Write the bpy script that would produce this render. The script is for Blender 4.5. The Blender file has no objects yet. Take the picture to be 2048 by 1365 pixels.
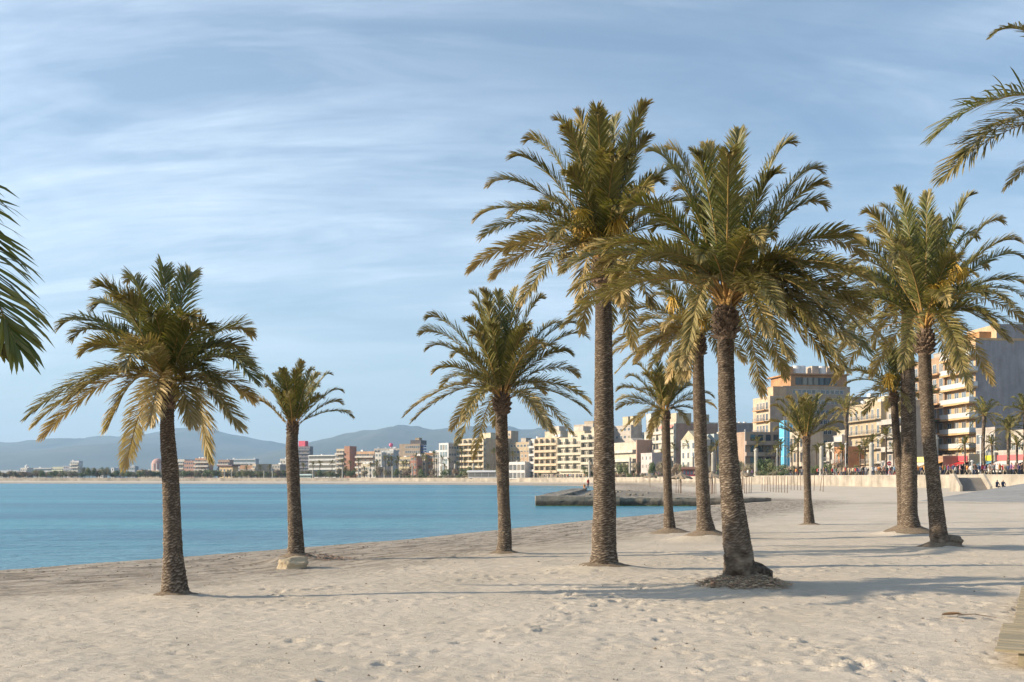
import bpy, bmesh, math, random
import numpy as np
from mathutils import Vector, Matrix
R = math.radians
rnd = random.Random(7)
nr = np.random.RandomState(11)
scene = bpy.context.scene
col = scene.collection

# ------------------------------------------------------------------ camera
F, CX, HY, CAMZ = 1991.0, 1024.0, 955.0, 3.0      # photo pixels: focal, centre column, horizon row; eye height
cam_d = bpy.data.cameras.new('camera'); cam = bpy.data.objects.new('camera', cam_d); col.objects.link(cam)
cam.location = (0, 0, CAMZ); cam.rotation_euler = (R(90), 0, 0)
cam_d.sensor_width = 36; cam_d.lens = 36*F/2048
cam_d.shift_y = (HY-682.5)/2048
cam_d.clip_start = 0.1; cam_d.clip_end = 60000
scene.camera = cam
# ------------------------------------------------------------------ sky, sun, exposure
SUN_EL, SUN_TO = 19.0, Vector((1.0, 0.075, 0)).normalized()    # elevation; the way shadows fall
w = bpy.data.worlds.new('World'); scene.world = w; w.use_nodes = True
nt = w.node_tree; N = nt.nodes; L = nt.links; N.clear()
def nd(t, **k):
    n = N.new(t)
    for a, b in k.items(): setattr(n, a, b)
    return n
out = nd('ShaderNodeOutputWorld'); bg = nd('ShaderNodeBackground'); L.new(bg.outputs[0], out.inputs[0])
sky = nd('ShaderNodeTexSky', sky_type='NISHITA'); sky.sun_disc = False
sky.sun_elevation = R(SUN_EL); sky.sun_rotation = math.atan2(-SUN_TO.x, -SUN_TO.y)
sky.altitude = 0; sky.air_density = 1.0; sky.dust_density = 0.35; sky.ozone_density = 1.9
bg.inputs[1].default_value = 0.081
tc = nd('ShaderNodeTexCoord'); sep = nd('ShaderNodeSeparateXYZ'); L.new(tc.outputs['Generated'], sep.inputs[0])
def wm(op, a, b=None, c=None, clamp=False):
    n = nd('ShaderNodeMath', operation=op); n.use_clamp = clamp
    for i, v in enumerate((a, b, c)):
        if v is None: continue
        if isinstance(v, (int, float)): n.inputs[i].default_value = v
        else: L.new(v, n.inputs[i])
    return n.outputs[0]
zc = wm('ADD', wm('MAXIMUM', sep.outputs['Z'], 0.0), 0.34)
cu = wm('DIVIDE', sep.outputs['X'], zc); cv = wm('DIVIDE', sep.outputs['Y'], zc)
cmb = nd('ShaderNodeCombineXYZ'); L.new(cu, cmb.inputs[0]); L.new(cv, cmb.inputs[1])
def cloud(rot, scale, nscale, detail, rough, dist, lo, hi, off=(0, 0, 0)):
    mp = nd('ShaderNodeMapping'); mp.inputs['Rotation'].default_value = (0, 0, R(rot)); mp.inputs['Scale'].default_value = scale
    mp.inputs['Location'].default_value = off
    L.new(cmb.outputs[0], mp.inputs[0])
    nz = nd('ShaderNodeTexNoise'); nz.inputs['Scale'].default_value = nscale; nz.inputs['Detail'].default_value = detail
    nz.inputs['Roughness'].default_value = rough; nz.inputs['Distortion'].default_value = dist
    L.new(mp.outputs[0], nz.inputs['Vector'])
    mr = nd('ShaderNodeMapRange'); mr.inputs['From Min'].default_value = lo; mr.inputs['From Max'].default_value = hi
    L.new(nz.outputs[0], mr.inputs[0]); return mr.outputs[0]
c1 = cloud(-34, (0.8, 2.2, 1), 1.5, 10, 0.58, 1.0, 0.36, 0.78)
c2 = cloud(22, (0.6, 3.2, 1), 1.9, 11, 0.62, 1.2, 0.42, 0.84, (3.1, 1.7, 0))
big = cloud(0, (1, 1, 1), 0.9, 3, 0.5, 0.3, 0.36, 0.62, (5.2, 0.4, 0))
fine = cloud(-42, (0.9, 4.5, 1), 4.0, 8, 0.7, 1.0, 0.35, 0.75, (1.1, 7.7, 0))
leftm = wm('MULTIPLY_ADD', sep.outputs['X'], -1.3, 0.62, clamp=True)
dens = wm('MULTIPLY', wm('ADD', wm('MULTIPLY', c1, wm('ADD', wm('MULTIPLY', fine, 0.7), 0.35)), wm('MULTIPLY', c2, 0.55)), wm('ADD', wm('MULTIPLY', big, 0.55), wm('MULTIPLY', leftm, 0.65)))
dens = wm('MULTIPLY', dens, 1.0, clamp=True)
veil = wm('ADD', dens, wm('MULTIPLY', leftm, 0.13), clamp=True)
mx = nd('ShaderNodeMix', data_type='RGBA'); L.new(veil, mx.inputs[0]); L.new(sky.outputs[0], mx.inputs[6])
mx.inputs[7].default_value = (6.3, 7.2, 8.3, 1)
L.new(mx.outputs[2], bg.inputs[0])
sd = bpy.data.lights.new('sun', 'SUN'); sd.energy = 5.0; sd.angle = R(0.55); sd.color = (1.0, 0.84, 0.63)
sun = bpy.data.objects.new('sun', sd); col.objects.link(sun)
sun.rotation_euler = Vector((SUN_TO.x*math.cos(R(SUN_EL)), SUN_TO.y*math.cos(R(SUN_EL)), -math.sin(R(SUN_EL)))).to_track_quat('-Z', 'Y').to_euler()
scene.view_settings.view_transform = 'Standard'; scene.view_settings.look = 'None'
scene.view_settings.exposure = 1.1; scene.view_settings.gamma = 1
try:
    scene.cycles.volume_bounces = 0; scene.cycles.max_bounces = 6
except Exception: pass

# ------------------------------------------------------------------ helpers
def tag(o, label=None, cat=None, group=None, kind=None):
    if label: o['label'] = label
    if cat: o['category'] = cat
    if group: o['group'] = group
    if kind: o['kind'] = kind
    return o
def mesh_np(name, verts, faces, mat=None, parent=None, smooth=False, attr=None, mats=None, mi=None):
    """faces: list of index tuples or an (n,k) array"""
    me = bpy.data.meshes.new(name)
    if isinstance(faces, np.ndarray):
        v = np.asarray(verts, dtype=np.float32); k = faces.shape[1]; n = faces.shape[0]
        me.vertices.add(len(v)); me.vertices.foreach_set('co', v.ravel())
        me.loops.add(n*k); me.loops.foreach_set('vertex_index', faces.astype(np.int32).ravel())
        me.polygons.add(n); me.polygons.foreach_set('loop_start', np.arange(0, n*k, k, dtype=np.int32))
        me.update(calc_edges=True)
    else:
        me.from_pydata([tuple(map(float, p)) for p in verts], [], faces); me.update()
    me.polygons.foreach_set('use_smooth', [smooth]*len(me.polygons))
    if attr is not None:
        for an, arr in attr.items():
            arr = np.asarray(arr, dtype=np.float32)
            if arr.ndim == 1:
                a = me.attributes.new(an, 'FLOAT', 'POINT'); a.data.foreach_set('value', arr)
            else:
                a = me.attributes.new(an, 'FLOAT_COLOR', 'POINT'); a.data.foreach_set('color', arr.ravel())
    if mats:
        for m in mats: me.materials.append(m)
        if mi is not None: me.polygons.foreach_set('material_index', mi)
    elif mat: me.materials.append(mat)
    o = bpy.data.objects.new(name, me); col.objects.link(o)
    if parent: o.parent = parent
    return o
def empty(name, loc=(0, 0, 0), rz=0, parent=None):
    o = bpy.data.objects.new(name, None); col.objects.link(o); o.location = loc; o.rotation_euler = (0, 0, rz); o.empty_display_size = 0.2
    if parent: o.parent = parent
    return o
def copy_tree(o, parent=None):
    c = o.copy(); col.objects.link(c)
    if parent: c.parent = parent
    for ch in list(o.children): copy_tree(ch, c)
    return c
class MB:
    def __init__(s): s.v = []; s.f = []; s.m = []
    def add(s, vs, fs, m=0):
        b = len(s.v); s.v += [tuple(p) for p in vs]; s.f += [tuple(i+b for i in f) for f in fs]; s.m += [m]*len(fs)
    def box(s, x0, x1, y0, y1, z0, z1, m=0):
        s.add([(x0,y0,z0),(x1,y0,z0),(x1,y1,z0),(x0,y1,z0),(x0,y0,z1),(x1,y0,z1),(x1,y1,z1),(x0,y1,z1)],
              [(0,3,2,1),(4,5,6,7),(0,1,5,4),(1,2,6,5),(2,3,7,6),(3,0,4,7)], m)
    def tube(s, pts, rad, n=8, m=0, caps=True):
        pts = [Vector(p) for p in pts]
        if isinstance(rad, (int, float)): rad = [rad]*len(pts)
        vs = []; fs = []
        for i, p in enumerate(pts):
            t = (pts[min(i+1, len(pts)-1)]-pts[max(i-1, 0)]).normalized()
            a = t.cross(Vector((0, 1, 0)) if abs(t.y) < .9 else Vector((1, 0, 0))).normalized(); b = t.cross(a)
            for k in range(n):
                an = 2*math.pi*k/n; vs.append(p+(a*math.cos(an)+b*math.sin(an))*rad[i])
        for i in range(len(pts)-1):
            for k in range(n):
                k2 = (k+1) % n; fs.append((i*n+k, i*n+k2, (i+1)*n+k2, (i+1)*n+k))
        if caps: fs.append(tuple(range(n))[::-1]); fs.append(tuple((len(pts)-1)*n+k for k in range(n)))
        s.add(vs, fs, m)
    def cyl(s, x, y, z0, z1, r, n=10, m=0, r2=None):
        s.tube([(x, y, z0), (x, y, z1)], [r, r if r2 is None else r2], n, m)
    def prism(s, poly, y0, y1, m=0):      # polygon in x-z pushed along y
        n = len(poly); vs = [(x, y0, z) for x, z in poly]+[(x, y1, z) for x, z in poly]
        fs = [tuple(range(n)), tuple(range(2*n-1, n-1, -1))]+[(i, i+n, (i+1) % n+n, (i+1) % n) for i in range(n)]
        s.add(vs, fs, m)
    def build(s, name, mat, parent=None, smooth=False):
        o = mesh_np(name, s.v, s.f, None if isinstance(mat, list) else mat, parent, smooth, mats=mat if isinstance(mat, list) else None, mi=s.m if isinstance(mat, list) else None)
        return o
def ray(px, Y, z=None):
    return (px-CX)/F*Y
def zat(py, Y): return CAMZ-(py-HY)*Y/F
# ---- materials
def newmat(name):
    m = bpy.data.materials.new(name); m.use_nodes = True; t = m.node_tree
    return m, t, t.nodes['Principled BSDF'], t.nodes['Material Output']
def lk(t, a, b): t.links.new(a, b)
def tn(t, typ, **k):
    n = t.nodes.new(typ)
    for a, b in k.items(): setattr(n, a, b)
    return n
def noise(t, scale, detail=4, rough=.5, vec=None, coord='Object', mscale=None, dist=0):
    n = tn(t, 'ShaderNodeTexNoise'); n.inputs['Scale'].default_value = scale; n.inputs['Detail'].default_value = detail
    n.inputs['Roughness'].default_value = rough; n.inputs['Distortion'].default_value = dist
    c = tn(t, 'ShaderNodeTexCoord'); src = c.outputs[coord]
    if mscale:
        mp = tn(t, 'ShaderNodeMapping'); mp.inputs['Scale'].default_value = mscale; lk(t, src, mp.inputs[0]); src = mp.outputs[0]
    lk(t, src, n.inputs['Vector']); return n.outputs[0]
def ramp(t, src, stops):
    r = tn(t, 'ShaderNodeValToRGB'); e = r.color_ramp.elements
    while len(e) < len(stops): e.new(.5)
    for el, (p, c) in zip(e, stops): el.position = p; el.color = (*c, 1) if len(c) == 3 else c
    lk(t, src, r.inputs[0]); return r.outputs[0]
def mixc(t, fac, a, b, blend='MIX'):
    m = tn(t, 'ShaderNodeMix', data_type='RGBA', blend_type=blend)
    for i, v in ((0, fac), (6, a), (7, b)):
        if isinstance(v, (int, float)): m.inputs[i].default_value = v
        elif isinstance(v, tuple): m.inputs[i].default_value = (*v[:3], 1)
        else: lk(t, v, m.inputs[i])
    return m.outputs[2]
def bump(t, b, src, strength, dist):
    n = tn(t, 'ShaderNodeBump'); n.inputs['Strength'].default_value = strength; n.inputs['Distance'].default_value = dist
    lk(t, src, n.inputs['Height']); lk(t, n.outputs[0], b.inputs['Normal']); return n
_mc = {}
def wallmat(c, var=.12, rough=.85):
    k = ('w', c, var)
    if k in _mc: return _mc[k]
    c = tuple(x*.85 for x in c); m, t, b, o = newmat('plaster'); n1 = noise(t, .35, 6, .6); n2 = noise(t, 1.2, 5, .65, mscale=(1, 1, .12))
    d = tuple(x*(1-var*2.2) for x in c); l = tuple(min(1, x*(1+var)) for x in c)
    a = ramp(t, n1, [(.3, d), (.7, l)]); s = ramp(t, n2, [(.35, (.72, .70, .68)), (.6, (1, 1, 1))])
    lk(t, mixc(t, .55, a, s, 'MULTIPLY'), b.inputs['Base Color']); b.inputs['Roughness'].default_value = rough
    _mc[k] = m; return m
def plain(c, rough=.6, metal=0, name='paint', var=.08, scale=3.0):
    k = ('p', c, rough, metal)
    if k in _mc: return _mc[k]
    m, t, b, o = newmat(name); n1 = noise(t, scale, 4, .6)
    lk(t, ramp(t, n1, [(.3, tuple(x*(1-var) for x in c)), (.7, tuple(min(1, x*(1+var)) for x in c))]), b.inputs['Base Color'])
    b.inputs['Roughness'].default_value = rough; b.inputs['Metallic'].default_value = metal
    _mc[k] = m; return m
def glassmat(c=(.05, .07, .09)):
    k = ('g', c)
    if k in _mc: return _mc[k]
    m, t, b, o = newmat('window_glass'); oi = tn(t, 'ShaderNodeObjectInfo')
    lk(t, ramp(t, oi.outputs['Random'], [(.0, c), (.55, tuple(x*1.6 for x in c)), (.75, (.22, .19, .15)), (1, tuple(x*.6 for x in c))]), b.inputs['Base Color'])
    b.inputs['Roughness'].default_value = .12; b.inputs['IOR'].default_value = 1.5
    _mc[k] = m; return m
# numpy value noise
def vnoise(x, y, seed=0):
    xi = np.floor(x).astype(np.int64); yi = np.floor(y).astype(np.int64); xf = x-xi; yf = y-yi
    def h(a, b):
        n = (a*374761393+b*668265263+seed*1442695041) & 0x7fffffff
        n = ((n ^ (n >> 13))*1274126177) & 0x7fffffff
        return ((n ^ (n >> 16)) & 0xffff)/65535.0
    u = xf*xf*(3-2*xf); v = yf*yf*(3-2*yf)
    return (h(xi, yi)*(1-u)+h(xi+1, yi)*u)*(1-v)+(h(xi, yi+1)*(1-u)+h(xi+1, yi+1)*u)*v
def fbm(x, y, o=4, seed=0):
    s = 0; a = .5
    for i in range(o): s = s+a*vnoise(x*2**i, y*2**i, seed+i); a *= .5
    return s

# ------------------------------------------------------------------ terrain lines
SHORE = [(-400, -60), (-60, 8), (-30, 22), (-16.3, 31.8), (-12.7, 36.4), (-9.6, 40.9), (-5.3, 47.4), (0, 58), (5.6, 69.5), (11, 79), (14.2, 86), (17, 92), (20.5, 101),
         (17.5, 107), (16, 125), (17, 170), (21, 215), (26, 280), (27, 325), (20, 351), (-25, 398), (-74, 426), (-140, 452), (-236, 476), (-500, 500), (-1500, 520), (-6000, 560)]
WALL = [(108, -60), (100, 0), (88, 40), (74, 90), (65, 125), (61.6, 140), (58, 165), (55.5, 190), (53, 225), (50, 270), (46, 320), (38.5, 370), (20, 415), (-5, 450), (-85, 520), (-175, 560), (-319, 605), (-600, 650), (-1600, 700), (-6000, 760)]
def seg_dist(px, py, line):
    d = np.full(px.shape, 1e9)
    for (ax, ay), (bx, by) in zip(line[:-1], line[1:]):
        vx, vy = bx-ax, by-ay; t = np.clip(((px-ax)*vx+(py-ay)*vy)/(vx*vx+vy*vy), 0, 1)
        d = np.minimum(d, np.hypot(px-ax-t*vx, py-ay-t*vy))
    return d
def inside(px, py, poly):
    c = np.zeros(px.shape, bool); n = len(poly)
    for i in range(n):
        x1, y1 = poly[i]; x2, y2 = poly[(i+1) % n]
        if y1 == y2: continue
        c ^= ((y1 > py) != (y2 > py)) & (px < (x2-x1)*(py-y1)/(y2-y1)+x1)
    return c
LAND = SHORE+[(-6000, 30000), (30000, 30000), (30000, -9000), (-400, -9000)]
INL = WALL+[(-6000, 30000), (30000, 30000), (30000, -9000), (108, -9000)]
def ground(px, py):
    px = np.asarray(px, float); py = np.asarray(py, float)
    ds = seg_dist(px, py, SHORE); dw = seg_dist(px, py, WALL)
    land = inside(px, py, LAND); inl = inside(px, py, INL)
    s = np.where(land, ds, -ds); t = np.where(inl, 1.0, ds/(ds+dw+1e-6))
    top = np.interp(py, [0, 100, 250, 420], [1.0, 1.1, 1.1, .55])
    z = .38*(1-np.exp(-np.maximum(s, 0)/3.0))+top*t
    z = np.where(s < 0, np.maximum(s*.12, -2.0), z)
    return z, s, inl
def gz(x, y): return float(ground(np.array([x]), np.array([y]))[0][0])
def base_at(px, py):          # where a pixel ray meets the beach
    lo, hi = 5.0, 600.0
    for Y in np.arange(8, 600, .25):
        if zat(py, Y) <= gz(ray(px, Y), Y): return ray(px, Y), Y, gz(ray(px, Y), Y)
PROMZ = lambda Y: float(np.interp(Y, [0, 250, 450, 700], [3.2, 3.15, 2.55, 2.5]))

# sheet of ground, fine near the camera
def axis(segs):
    a = []
    for lo, hi, n in segs: a += list(np.linspace(lo, hi, n, endpoint=False))
    return np.array(a+[segs[-1][1]])
gx = axis([(-12000, -1500, 14), (-1500, -300, 40), (-300, -60, 60), (-60, -14, 80), (-14, 15, 440), (15, 60, 180), (60, 130, 60), (130, 500, 20), (500, 12000, 16)])
gy = axis([(-600, -20, 10), (-20, 9, 30), (9, 32, 330), (32, 60, 140), (60, 130, 130), (130, 500, 150), (500, 900, 30), (900, 12000, 20)])
GX, GY = np.meshgrid(gx, gy); fx = GX.ravel(); fy = GY.ravel()
gzv, gs, ginl = ground(fx, fy)
beach = np.clip(gs/4, 0, 1)*(~ginl)
near = beach*np.clip((75-fy)/40, 0, 1)
gzv = gzv+near*((fbm(fx*1.3, fy*1.9, 4, 3)-.47)*.055+(fbm(fx*4.5+fy, fy*6.5, 3, 9)-.44)*.03)+beach*(fbm(fx*.25, fy*.4, 3, 21)-.44)*.12
# drift ridges and tyre ruts on the lower beach
gzv += np.exp(-((gs-3.2)/.35)**2)*.05*beach+np.exp(-((gs-5.0)/.5)**2)*.04*(fbm(fx*2, fy*2, 2, 5))*beach
TRK = [(17, 84), (23, 92), (31, 90), (42, 84), (58, 80), (80, 70)]
dtr = seg_dist(fx, fy, TRK); trk = np.exp(-(dtr/3.2)**2)*beach
gzv += trk*(fbm(fx*.9, fy*3.2, 3, 31)-.44)*.14
FL = gzv.reshape(GX.shape)
def dent(cx, cy, r, depth, asp=1.6, ang=0., rim=.35):
    i0, i1 = np.searchsorted(gx, [cx-r*3, cx+r*3]); j0, j1 = np.searchsorted(gy, [cy-r*3, cy+r*3])
    if i1-i0 < 2 or j1-j0 < 2: return
    X = GX[j0:j1, i0:i1]-cx; Y = GY[j0:j1, i0:i1]-cy; c, s_ = math.cos(ang), math.sin(ang)
    u = (X*c+Y*s_)/(r*asp); v = (-X*s_+Y*c)/r; q = u*u+v*v
    FL[j0:j1, i0:i1] += -depth*np.exp(-q*1.6)+depth*rim*np.exp(-(np.sqrt(q)-1.35)**2*6)
for k in range(3000):
    y = 9.5+22*rnd.random()**1.3; x = rnd.uniform(-.56, .56)*y*1.05
    dent(x, y, rnd.uniform(.05, .09), rnd.uniform(.008, .028), rnd.uniform(1.2, 2.2), rnd.uniform(-.6, .9))
for k in range(26):          # walked trails
    x, y = rnd.uniform(-8, 10), rnd.uniform(10, 26); a = rnd.uniform(0, 6.28)
    for s_ in range(rnd.randint(9, 22)):
        a += rnd.uniform(-.1, .1); x += .62*math.cos(a); y += .62*math.sin(a); sd_ = .11*(-1)**s_
        dent(x-sd_*math.sin(a), y+sd_*math.cos(a), .085, rnd.uniform(.03, .055), 1.9, a, .5)
for px, py, k in ((1590, 1300, 9), (1700, 1290, 6), (1640, 1330, 7), (1980, 1240, 6), (1760, 1345, 5), (600, 1290, 5)):
    x, y, z = base_at(px, py)
    for q in range(k): dent(x+rnd.gauss(0, .35), y+rnd.gauss(0, .35), rnd.uniform(.07, .12), rnd.uniform(.035, .05), 1.8, rnd.uniform(-1, 1), .3)
PALM_BASES = {}
for nm, px, py, r_, h_ in (('p1', 350, 1199, .55, .12), ('p2', 592, 1124, .75, .22), ('p3', 1008, 1112, .6, .10), ('p4', 1208, 1143, .95, .16), ('p5', 1340, 1069, .75, .16),
                  ('p6', 1413, 1080, .95, .30), ('p7', 1482, 1182, .9, .27), ('p8', 1619, 1051, .5, .08), ('p9', 1806, 1068, .7, .15), ('p10', 1822, 1070, .9, .25), ('p11', 1882, 1102, .8, .22)):
    x, y, z = base_at(px, py); PALM_BASES[nm] = (x, y, z)
    m = np.hypot((GX-x)/1.25, GY-y); FL += h_*np.exp(-(m/r_)**2)
gzv = FL.ravel()
nx_, ny_ = len(gx), len(gy)
ii = np.arange((ny_-1)*(nx_-1)); jj, kk = ii//(nx_-1), ii % (nx_-1); a = jj*nx_+kk
quads = np.stack([a, a+1, a+nx_+1, a+nx_], 1)
def gz2(x, y):
    i = min(max(np.searchsorted(gx, x)-1, 0), nx_-2); j = min(max(np.searchsorted(gy, y)-1, 0), ny_-2)
    u = (x-gx[i])/(gx[i+1]-gx[i]); v = (y-gy[j])/(gy[j+1]-gy[j])
    return float(FL[j, i]*(1-u)*(1-v)+FL[j, i+1]*u*(1-v)+FL[j+1, i]*(1-u)*v+FL[j+1, i+1]*u*v)
m, t, b, o = newmat('sand')
at_s = tn(t, 'ShaderNodeAttribute', attribute_name='shore'); at_i = tn(t, 'ShaderNodeAttribute', attribute_name='inland')
n_big = noise(t, .35, 5, .6); n_mid = noise(t, 7, 6, .68, mscale=(.6, 1.3, 1)); n_fine = noise(t, 45, 4, .7)
base = ramp(t, n_big, [(.32, (.53, .465, .375)), (.68, (.62, .545, .45))])
base = mixc(t, .55, base, ramp(t, n_mid, [(.3, (.80, .79, .77)), (.62, (1, 1, 1))]), 'MULTIPLY')
base = mixc(t, .35, base, ramp(t, n_fine, [(.28, (.55, .53, .5)), (.5, (1, 1, 1))]), 'MULTIPLY')
# dried seaweed litter in bands that follow the waterline
def mth(t, op, a, b_=None, clamp=False):
    n = tn(t, 'ShaderNodeMath', operation=op); n.use_clamp = clamp
    for i, v in enumerate((a, b_)):
        if v is None: continue
        if isinstance(v, (int, float)): n.inputs[i].default_value = v
        else: lk(t, v, n.inputs[i])
    return n.outputs[0]
S = mth(t, 'ADD', at_s.outputs['Fac'], mth(t, 'MULTIPLY', n_big, 2.2))
band = ramp(t, mth(t, 'DIVIDE', S, 24.0), [(.0, (.2, .2, .2)), (.10, (.6, .6, .6)), (.30, (.95, .95, .95)), (.48, (.9, .9, .9)), (.62, (.1, .1, .1)), (.8, (0, 0, 0))])
n_w = noise(t, 1.6, 8, .72, mscale=(.55, 1.6, 1), dist=.6)
geo = tn(t, 'ShaderNodeNewGeometry'); sxy = tn(t, 'ShaderNodeSeparateXYZ'); lk(t, geo.outputs['Position'], sxy.inputs[0]); cv_ = tn(t, 'ShaderNodeCombineXYZ')
lk(t, mth(t, 'MULTIPLY', at_s.outputs['Fac'], 2.6), cv_.inputs[0]); lk(t, mth(t, 'MULTIPLY', mth(t, 'ADD', sxy.outputs['X'], sxy.outputs['Y']), .35), cv_.inputs[1])
nst = tn(t, 'ShaderNodeTexNoise'); nst.inputs['Scale'].default_value = 1.0; nst.inputs['Detail'].default_value = 8; nst.inputs['Roughness'].default_value = .72; lk(t, cv_.outputs[0], nst.inputs['Vector'])
weed = ramp(t, nst.outputs[0], [(.44, (0, 0, 0)), (.60, (1, 1, 1))])
wf = mth(t, 'MULTIPLY', weed, band)
base = mixc(t, mth(t, 'MULTIPLY', band, .62), base, (.30, .255, .205))
base = mixc(t, mth(t, 'MULTIPLY', wf, .9), base, (.12, .095, .07))
at_t = tn(t, 'ShaderNodeAttribute', attribute_name='track')
base = mixc(t, mth(t, 'MULTIPLY', at_t.outputs['Fac'], ramp(t, noise(t, .9, 7, .7, mscale=(.35, 1.8, 1)), [(.38, (.15, .15, .15)), (.6, (.8, .8, .8))])), base, (.30, .255, .20))
n_l = noise(t, 9, 4, .6, mscale=(.5, 1.3, 1)); lit = ramp(t, n_l, [(.69, (0, 0, 0)), (.73, (1, 1, 1))])
base = mixc(t, mth(t, 'MULTIPLY', lit, .3), base, (.25, .19, .13))
edge = ramp(t, at_s.outputs['Fac'], [(0.0, (1, 1, 1)), (.35, (.6, .6, .6)), (.8, (0, 0, 0))])
base = mixc(t, mth(t, 'MULTIPLY', edge, .7), base, (.14, .12, .10))
inl_c = ramp(t, noise(t, .01, 5, .6), [(.35, (.05, .06, .035)), (.65, (.12, .11, .08))])
base = mixc(t, at_i.outputs['Fac'], base, inl_c)
lk(t, base, b.inputs['Base Color']); b.inputs['Roughness'].default_value = .95; b.inputs['Specular IOR Level'].default_value = .15
bump(t, b, mth(t, 'ADD', mth(t, 'MULTIPLY', n_mid, 1.0), mth(t, 'MULTIPLY', n_fine, .25)), .8, .075)
M_sand = m
g = mesh_np('sand_beach', np.stack([fx, fy, gzv], 1), quads, M_sand, smooth=True, attr={'shore': gs, 'track': trk, 'inland': ginl.astype(np.float32)})
tag(g, 'pale sandy beach with trampled footprints and dried seaweed near the waterline', 'beach', kind='structure')

# ------------------------------------------------------------------ sea
m, t, b, o = newmat('sea_water')
n_p = noise(t, .018, 5, .6, mscale=(.35, 1.6, 1)); n_q = noise(t, .07, 4, .6, mscale=(.25, 1.5, 1), dist=.4)
cw = ramp(t, n_p, [(.30, (.020, .13, .20)), (.5, (.045, .235, .30)), (.70, (.085, .35, .39))])
cw = mixc(t, .7, cw, ramp(t, n_q, [(.35, (.32, .45, .65)), (.62, (1, 1, 1))]), 'MULTIPLY')
at_d = tn(t, 'ShaderNodeAttribute', attribute_name='depth'); dd_ = mth(t, 'ADD', at_d.outputs['Fac'], mth(t, 'MULTIPLY', n_q, 8.0))
sh = ramp(t, mth(t, 'DIVIDE', dd_, 40.0), [(.02, (1, 1, 1)), (.12, (.75, .75, .75)), (.35, (.25, .25, .25)), (.8, (0, 0, 0))])
cw = mixc(t, mth(t, 'MULTIPLY', sh, .55), cw, (.18, .31, .36))
lk(t, cw, b.inputs['Base Color']); b.inputs['Roughness'].default_value = .27; b.inputs['IOR'].default_value = 1.33
w1 = noise(t, 1.1, 5, .62, mscale=(.55, 1.35, 1), dist=.5); w2 = noise(t, .22, 3, .5, mscale=(.5, 1.6, 1)); w3 = noise(t, 5.5, 3, .6, mscale=(.6, 1.2, 1))
hh = mth(t, 'ADD', mth(t, 'ADD', mth(t, 'MULTIPLY', w1, .30), mth(t, 'MULTIPLY', w2, .55)), mth(t, 'MULTIPLY', w3, .055))
bump(t, b, hh, 1.0, 1.25)
M_sea = m
sxs = axis([(-12000, -1000, 8), (-1000, -100, 20), (-100, 60, 160), (60, 400, 10)]); sys_ = axis([(-600, 0, 6), (0, 130, 130), (130, 700, 40)])
SX, SY = np.meshgrid(sxs, sys_); _, ssd, _ = ground(SX.ravel(), SY.ravel()); kx = len(sxs); si = np.arange((len(sys_)-1)*(kx-1)); sj, sk_ = si//(kx-1), si % (kx-1); sa = sj*kx+sk_
s_ = mesh_np('sea', np.stack([SX.ravel(), SY.ravel(), np.zeros(SX.size)], 1), np.stack([sa, sa+1, sa+kx+1, sa+kx], 1), M_sea, attr={'depth': -ssd}); tag(s_, 'calm blue sea of the bay', 'sea', kind='structure')

# ------------------------------------------------------------------ hills
M_hill, t, b, o = newmat('hill_slope')
lk(t, ramp(t, noise(t, .002, 8, .65), [(.35, (.045, .06, .045)), (.6, (.09, .10, .07)), (.75, (.16, .14, .11))]), b.inputs['Base Color']); b.inputs['Roughness'].default_value = .95
def hill(prof, Y, depth, label, seed):
    xs = np.linspace(prof[0][0], prof[-1][0], 260); ys = np.interp(xs, [p[0] for p in prof], [p[1] for p in prof])
    X = (xs-CX)/F*Y; n = 60; V = []; T = np.linspace(0, 1, n)
    for i in range(n):
        tt = T[i]; prf = math.sin(min(tt*1.0, 1)*math.pi/2)**.9 if tt < .7 else math.cos((tt-.7)/.3*math.pi/2)*math.sin(.7*math.pi/2)**.9
        mxv = math.sin(.7*math.pi/2)**.9
        yy = Y+(tt-.7)*depth
        crest = (HY-ys)/F*Y+CAMZ
        nz_ = (fbm(X*.0012+seed, np.full_like(X, yy*.0012), 5, seed)-.47)*.5*(1-abs(tt-.7)*.4)
        ridge = (fbm(xs*.03, np.zeros_like(xs)+seed, 4, seed)-.47)*26
        z = crest*(prf/mxv)*(1+nz_*(abs(tt-.7) > .02))+ridge*(prf/mxv)
        V.append(np.stack([X, np.full_like(X, yy), np.maximum(z, -5)], 1))
    V = np.concatenate(V); k = 260; ii = np.arange((n-1)*(k-1)); jj, kk = ii//(k-1), ii % (k-1); a = jj*k+kk
    h = mesh_np('hills', V, np.stack([a, a+1, a+k+1, a+k], 1), M_hill, smooth=True)
    tag(h, label, 'hills', kind='structure')
hill([(-500, 900), (-200, 893), (0, 889), (30, 886), (50, 889), (110, 884), (170, 878), (230, 878), (290, 877), (350, 868), (400, 864), (440, 868), (500, 879), (560, 886), (620, 897), (700, 915), (800, 940), (900, 952)], 9000, 5200, 'long low blue hazy ridge behind the far shore on the left', 3)
hill([(500, 950), (560, 915), (600, 899), (640, 888), (700, 876), (760, 872), (790, 864), (830, 865), (870, 869), (920, 866), (960, 861), (1000, 862), (1040, 870), (1075, 863), (1120, 868), (1200, 880), (1300, 900), (1450, 925), (1700, 940)], 7600, 3800, 'nearer blue hazy ridge behind the middle of the town', 8)
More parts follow.
